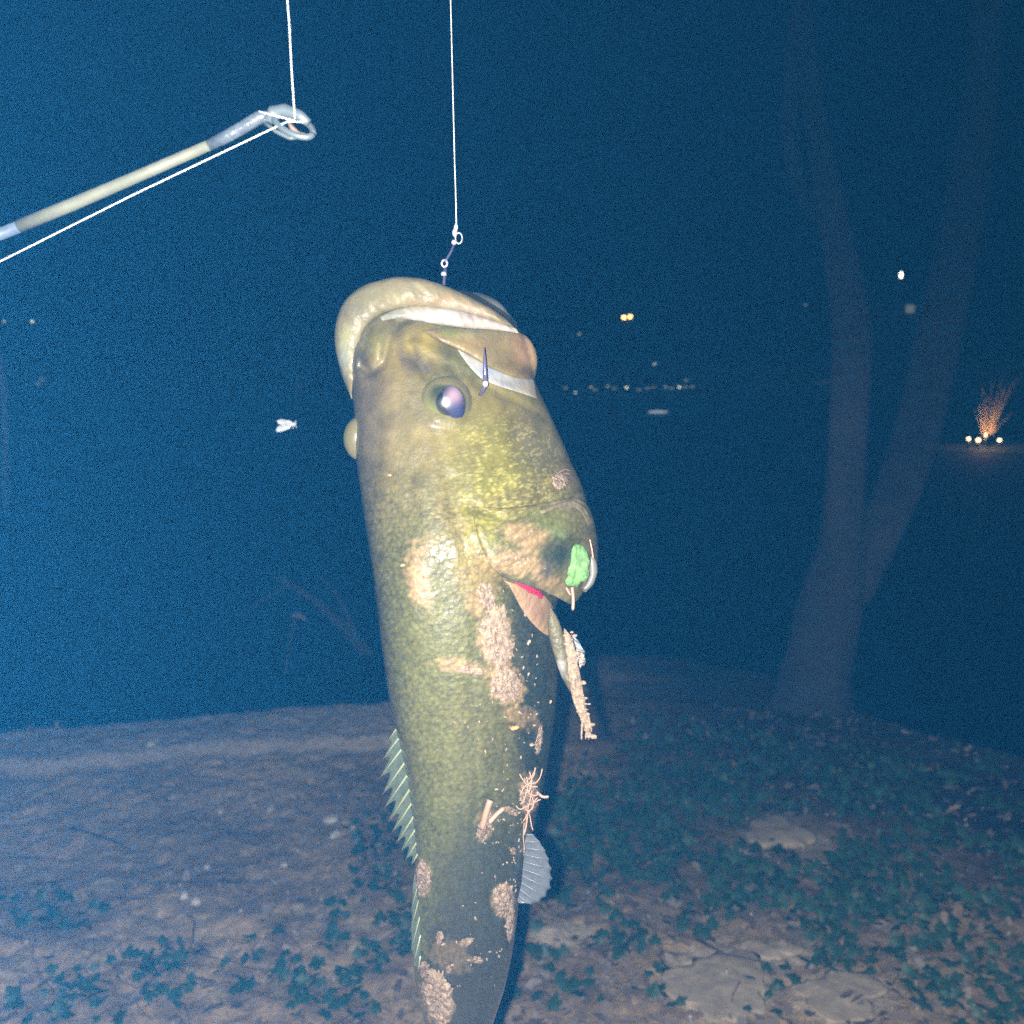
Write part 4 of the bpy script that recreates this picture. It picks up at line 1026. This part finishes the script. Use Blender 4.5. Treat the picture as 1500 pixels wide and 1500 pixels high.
def rootlet(P, r_, lab, right=None, mt=None, off=.002, Z=None, nm='rootlet', grp='root fibres stuck to the fish'):
    Q = curve2(np.array(P, float), 12)
    pts = [pt(x, y, (float(surf_Z(np.array(x), np.array(y), right))-off) if Z is None else Z) for x, y in Q]
    o = recentre(tube(nm, pts, [r_]*11+[r_*.5], mt or m_root, seg=6)); return tag(o, lab, 'root', grp)
TRt = TR+14
for i in range(16):
    x0 = random.uniform(768, 786); y0 = random.uniform(1138, 1190); a = random.uniform(0, 6.28); P_ = [(x0, y0)]
    for q_ in range(4): a += random.uniform(-.9, .9); x0 += 9*math.cos(a)*.6; y0 += 10*math.sin(a); P_.append((x0, y0))
    rootlet(P_, .0004, 'thin tan root fibre in the tangle on the belly edge', Z=float(ev(TZc, 1165))-.022-random.uniform(0, .006), grp='root tangle on the belly edge')
rootlet([(773, 1192), (770, 1215), (766, 1225)], .0006, 'straight root fibre pointing down from the tangle', Z=.595)
rootlet([(786, 1160), (795, 1168), (804, 1167)], .0009, 'short root stub poking right out of the tangle', Z=.596)
rootlet([(718, 1172), (712, 1190), (706, 1215)], .0020, 'thick pale root piece on the middle of the lower flank', off=.004)
rootlet([(738, 1184), (728, 1192), (716, 1206)], .0014, 'second root piece crossing the thick pale one', off=.004)
rootlet([(838, 860), (840, 878), (839, 894)], .0010, 'pinkish stalk hanging below the green leaf', Z=float(surf_Z(np.array(840.), np.array(845.), TG, False))-.008)
rootlet([(822, 850), (830, 862), (836, 872)], .0007, 'short orange stalk left of the pinkish one', Z=float(surf_Z(np.array(840.), np.array(845.), TG, False))-.008)
rootlet([(864, 790), (867, 804), (869, 818)], .0005, 'pale straw on the outer edge of the gill cover', Z=float(surf_Z(np.array(840.), np.array(845.), TG, False))-.008)
rootlet([(768, 1205), (766, 1225), (769, 1248)], .0003, 'hair-thin white fibre above the anal fin', Z=.600)
for i in range(7):
    x0 = random.uniform(808, 828); y0 = random.uniform(692, 716); a = random.uniform(0, 6.28)
    rootlet([(x0, y0), (x0+9*math.cos(a), y0+9*math.sin(a)), (x0+16*math.cos(a+.5), y0+16*math.sin(a+.5))], .00035, 'reddish hair-like fibre at the back of the cheek', TG, m_root, .003, grp='reddish fibres on the cheek')
# frayed ends of the strip
for i in range(7):
    x0, y0 = 858+random.uniform(-6, 6), 1050+random.uniform(-10, 12); dx = random.uniform(-6, 10)
    rootlet([(x0, y0), (x0+dx*.5, y0+14), (x0+dx, y0+28)], .0006, 'frayed mud fibre at the end of the hanging strip', Z=.571, mt=m_mud, grp='frayed fibres of the hanging strip')
for (x, y, s, lab) in ((754, 1066, 7, 'orange leaf scrap on the flank near the belly'), (571, 696, 3, 'tiny red speck on the back of the head'), (590, 828, 4, 'small orange scrap left of the bright glint')):
    v, f = dry_leaf(s/F*.56, 60+int(x)); Rm = rotm(math.radians(90), 0, .4); Z = float(surf_Z(np.array(float(x)), np.array(float(y))))
    o = mesh_obj('leaf_scrap', v @ Rm.T, f, m_orange); o.location = pt(x, y, Z-.0012); tag(o, lab, 'leaf')
# the green leaf on the gill cover
GL = [(845, 796), (852, 800), (856, 806), (858, 813), (860, 822), (858, 832), (860, 842), (856, 850), (849, 852), (845, 860), (838, 858), (832, 858), (830, 850), (824, 846), (827, 838), (824, 830), (831, 824), (832, 814), (838, 808), (840, 800)]
cx, cy = 843, 830; V = []
GLZ = float(surf_Z(np.array(843.), np.array(830.), TG, False))-.0095
for k_ in (0, .35, .7, 1):
    for x, y in GL:
        X_, Y_ = cx+(x-cx)*k_*1.22, cy+(y-cy)*k_
        V.append(pt(X_, Y_, GLZ-.0022*(1-k_)+.0012*math.sin(X_*.5)*k_-.0012*abs(X_-cx)/18))
n = len(GL); Fc = [(i*n+j, i*n+(j+1) % n, (i+1)*n+(j+1) % n, (i+1)*n+j) for i in range(3) for j in range(n)]
V += [v+Vector((0, .0005, 0)) for v in V]; Fc += [tuple(a+4*n for a in f[::-1]) for f in Fc]
Fc += [(3*n+j, 3*n+(j+1) % n, 7*n+(j+1) % n, 7*n+j) for j in range(n)]
gleaf = root('green_leaf', pt(843, 830, GLZ), 'fresh green lobed leaf stuck on the gill cover of the fish', 'leaf')
adopt(gleaf, mesh_obj('blade', V, Fc, mat('fresh_leaf', (.030, .066, .019), rough=.8, spec=.2, nscale=220, namt=.7, bump=.0012, bscale=260)))
adopt(gleaf, tube('midrib', [pt(845, 802, GLZ-.001), pt(842, 830, GLZ-.0028), pt(838, 856, GLZ-.001)], .0004, mat('leaf_vein', (.03, .085, .02), rough=.5), seg=5))

# ------------------------------------------------------------------ hook, swivel, line, rod
m_steel = mat('steel', (.16, .16, .18), rough=.25, metal=.2, coat=.6)
m_black = mat('black_nickel', (.06, .05, .09), rough=.18, metal=.6, coat=.5)
m_line = mat('white_line', (.22, .24, .26), rough=.4, coat=.2)
m_lineE = m_line
hook = root('fish_hook', pt(651, 388, .62), 'black nickel fishing hook through the mouth of the fish', 'hook')
sh = tube('shank', [pt(652, 392, .622), pt(650, 418, .624), pt(652, 460, .622), (pt(665, 540, .612)), pt(690, 580, .596), pt(704, 578, .578), pt(710, 566, .568)], [.0011]*6+[.0012], m_black, seg=8)
po = tube('point', [pt(711, 566, .567), pt(710.5, 545, .5655), pt(710, 525, .5650), pt(709.5, 508, .5648)], [.0016, .0012, .0009, .0001], m_black, seg=8)
ring = []
for i in range(17):
    a = 2*math.pi*i/16; ring.append(pt(651+4*math.cos(a), 386+5*math.sin(a), .62))
ey = tube('eye', ring, .0007, m_steel, seg=6)
gl2 = sphere('barb', pt(711, 562, .5665), .0017, m_steel, None, 2, (1, 1, 1.3))
bd1 = tube('collar', [pt(650, 399, .622), pt(650, 404, .622)], .0018, m_steel, seg=8)
adopt(hook, sh, po, ey, gl2, bd1)
swv = root('snap_swivel', pt(668, 348, .62), 'tiny steel snap swivel joining the line to the hook', 'swivel')
ring = [pt(672+5*math.cos(2*math.pi*i/16), 349+8*math.sin(2*math.pi*i/16), .619) for i in range(17)]
a = tube('ring', ring, .0005, m_steel, seg=6); b = sphere('bead', pt(666, 341, .619), .0018, m_steel, None, 2, (.9, .9, 1.5)); c_ = sphere('bead', pt(665, 355, .619), .0017, m_steel, None)
d_ = tube('link', [pt(665, 358, .62), pt(660, 370, .62), pt(654, 380, .62), pt(651, 384, .62)], .0008, m_black, seg=6)
kn = tube('knot', [pt(668.3, 326, .619), pt(668, 333, .619), pt(667, 338, .619)], [.0005, .0013, .0012], m_line, seg=7); adopt(swv, a, b, c_, d_, kn)
# rod, tip guide and line
RZ = .46
def rp_(x, y, dz=0): return pt(x, y, RZ+(430-x)*.00006+dz)
rod = root('fishing_rod', rp_(0, 340), 'slim fishing rod tip with cream blank and clear thread wrap', 'fishing rod')
m_cream = mat('cream_blank', (.044, .046, .032), rough=.6, spec=.2, nscale=120, namt=.15)
m_wrap = mat('clear_wrap', (.036, .044, .054), rough=.3, coat=.15, alpha=.6, nscale=160, namt=.5, bump=.0008, bscale=250)
bl = tube('blank', [rp_(-420, 500), rp_(-200, 420), rp_(28, 332)], [.0034, .0032, .0028], mat('blue_blank', (.03, .04, .055), rough=.25, coat=.6, nscale=90, namt=.4), seg=14)
cr_ = tube('blank', [rp_(28, 331), rp_(100, 302), rp_(200, 259), rp_(308, 212)], [.0032, .0030, .0027, .0024], m_cream, seg=16)
tag(cr_, 'cream painted section of the rod tip')
core = tube('tip', [rp_(300, 215), rp_(345, 193), rp_(385, 176), rp_(412, 170)], [.0019, .0017, .0015, .0010], mat('slate_tip', (.015, .02, .026), rough=.3, coat=.6, nscale=100, namt=.4), seg=12)
wr = tube('thread_wrap', [rp_(306, 213), rp_(330, 201), rp_(355, 187), rp_(380, 172), rp_(400, 168)], [.0025, .0028, .0029, .0030, .0018], m_wrap, seg=16)
m_guide = mat('guide_steel', (.04, .05, .055), rough=.4, metal=.3, coat=.2)
Rg_ = [rp_(430+31*math.cos(a)*math.cos(.45)-13*math.sin(a)*math.sin(.45), 183+31*math.cos(a)*math.sin(.45)+13*math.sin(a)*math.cos(.45), -.004*math.sin(a)) for a in np.linspace(0, 2*math.pi, 33)]
rg = tube('guide_ring', Rg_, .0015, m_guide, seg=8)
ru = tube('guide_frame', [rp_(392, 178), rp_(400, 164), rp_(418, 162), rp_(440, 170), rp_(452, 180)], [.0024, .0030, .0031, .0026, .0018], m_guide, seg=10)
rf = tube('guide_frame', [rp_(388, 180), rp_(405, 193), rp_(425, 202), rp_(436, 201)], [.0010, .0010, .0011, .0010], m_guide, seg=8)
rf2 = tube('guide_frame', [rp_(421, 177), rp_(430, 190), rp_(438, 198), rp_(452, 200)], [.0008, .0012, .0015, .0011], mat('brassy_frame', (.10, .07, .05), rough=.4, metal=.2), seg=8)
adopt(rod, bl, cr_, core, wr, rg, ru, rf, rf2)
LR = .00036
# one line: reel -> along the rod -> through the tip guide -> up, over, and down to the swivel
apex = pt(560, -520, .56)
P_ = [rp_(-420, 578, -.008), rp_(-200, 476, -.006), rp_(0, 383, -.005), rp_(200, 283, -.005), rp_(421, 178, -.004), rp_(445, 179, -.003)]
line = tube('fishing_line', P_, LR, m_line, seg=6)
P_ = [rp_(379, 163, -.004), rp_(405, 170, -.004), rp_(432, 177, -.004), rp_(431, 160, -.003), rp_(427, 100), rp_(424, 40), rp_(421, 0), rp_(417, -100), pt(430, -350, .50), pt(500, -500, .53), apex, pt(620, -480, .60), pt(650, -300, .62), pt(657, -80, .62), pt(660, 0, .62), pt(663, 120, .62), pt(666, 240, .62), pt(668, 300, .62), pt(668.4, 328, .619)]
l2 = tube('fishing_line_b', P_, LR*1.1, m_line, seg=6)
bm = bmesh.new(); bm.from_mesh(line.data); bm.from_mesh(l2.data); bm.to_mesh(line.data); bm.free(); bpy.data.objects.remove(l2)
for p in line.data.polygons: p.use_smooth = True
recentre(line); tag(line, 'thin bright white line running along the rod and down to the fish', 'fishing line')

# white moth caught in the flash
MZ = 1.15
moth = root('moth', pt(418, 624, MZ), 'small white moth flying left of the fish head', 'moth')
m_moth = mat('moth_white', (.30, .33, .35), rough=.7, nscale=250, namt=.2)
def wing(P_, dz, nm='wing'):
    n = len(P_); c = np.mean(P_, 0); V = [pt(c[0], c[1], MZ+dz-.002)]+[pt(x, y, MZ+dz+.001*(i % 2)) for i, (x, y) in enumerate(P_)]
    V += [v+Vector((0, .0008, 0)) for v in V]
    Fc = [(0, i+1, (i+1) % n+1) for i in range(n)]+[(n+1, n+1+(i+1) % n+1, n+1+i+1) for i in range(n)]+[(i+1, n+2+i, n+2+(i+1) % n, (i+1) % n+1) for i in range(n)]
    o = bake(mesh_obj(nm, V, Fc, m_moth, smooth=False)); adopt(moth, o)
wing([(405, 616), (412, 614), (424, 616), (431, 620), (426, 624), (416, 624), (408, 621)], 0)
wing([(404, 629), (408, 624), (418, 622), (428, 622), (424, 628), (414, 632), (406, 633)], .003)
adopt(moth, tube('body', [pt(418, 622, MZ-.003), pt(426, 622, MZ-.003), pt(434, 621, MZ-.003)], [.0014, .0018, .0010], m_moth, seg=8))
for i, (x, y) in enumerate(((434, 616), (435, 626), (430, 628))):
    adopt(moth, tube('antenna', [pt(428, 622, MZ-.003), pt(x, y, MZ-.004)], .0004, m_moth, seg=5))

# ------------------------------------------------------------------ night air (haze lit by the flash)
bm = bmesh.new(); bmesh.ops.create_cube(bm, size=1)
for v in bm.verts: v.co = Vector((v.co.x*1100, 180+v.co.y*640, 14+v.co.z*34))
me = bpy.data.meshes.new('haze'); bm.to_mesh(me); bm.free()
mh = bpy.data.materials.new('night_haze'); mh.use_nodes = True; nt = mh.node_tree
nt.nodes.remove(nt.nodes['Principled BSDF']); pvn = nt.nodes.new('ShaderNodeVolumePrincipled')
pvn.inputs['Color'].default_value = (.035, .36, .97, 1); pvn.inputs['Absorption Color'].default_value = (1, 1, 1, 1)
pvn.inputs['Density'].default_value = HAZE; pvn.inputs['Anisotropy'].default_value = .6
nt.links.new(pvn.outputs[0], nt.nodes['Material Output'].inputs['Volume'])
me.materials.append(mh); hz = bpy.data.objects.new('haze', me); C.objects.link(hz); tag(hz, kind='stuff')
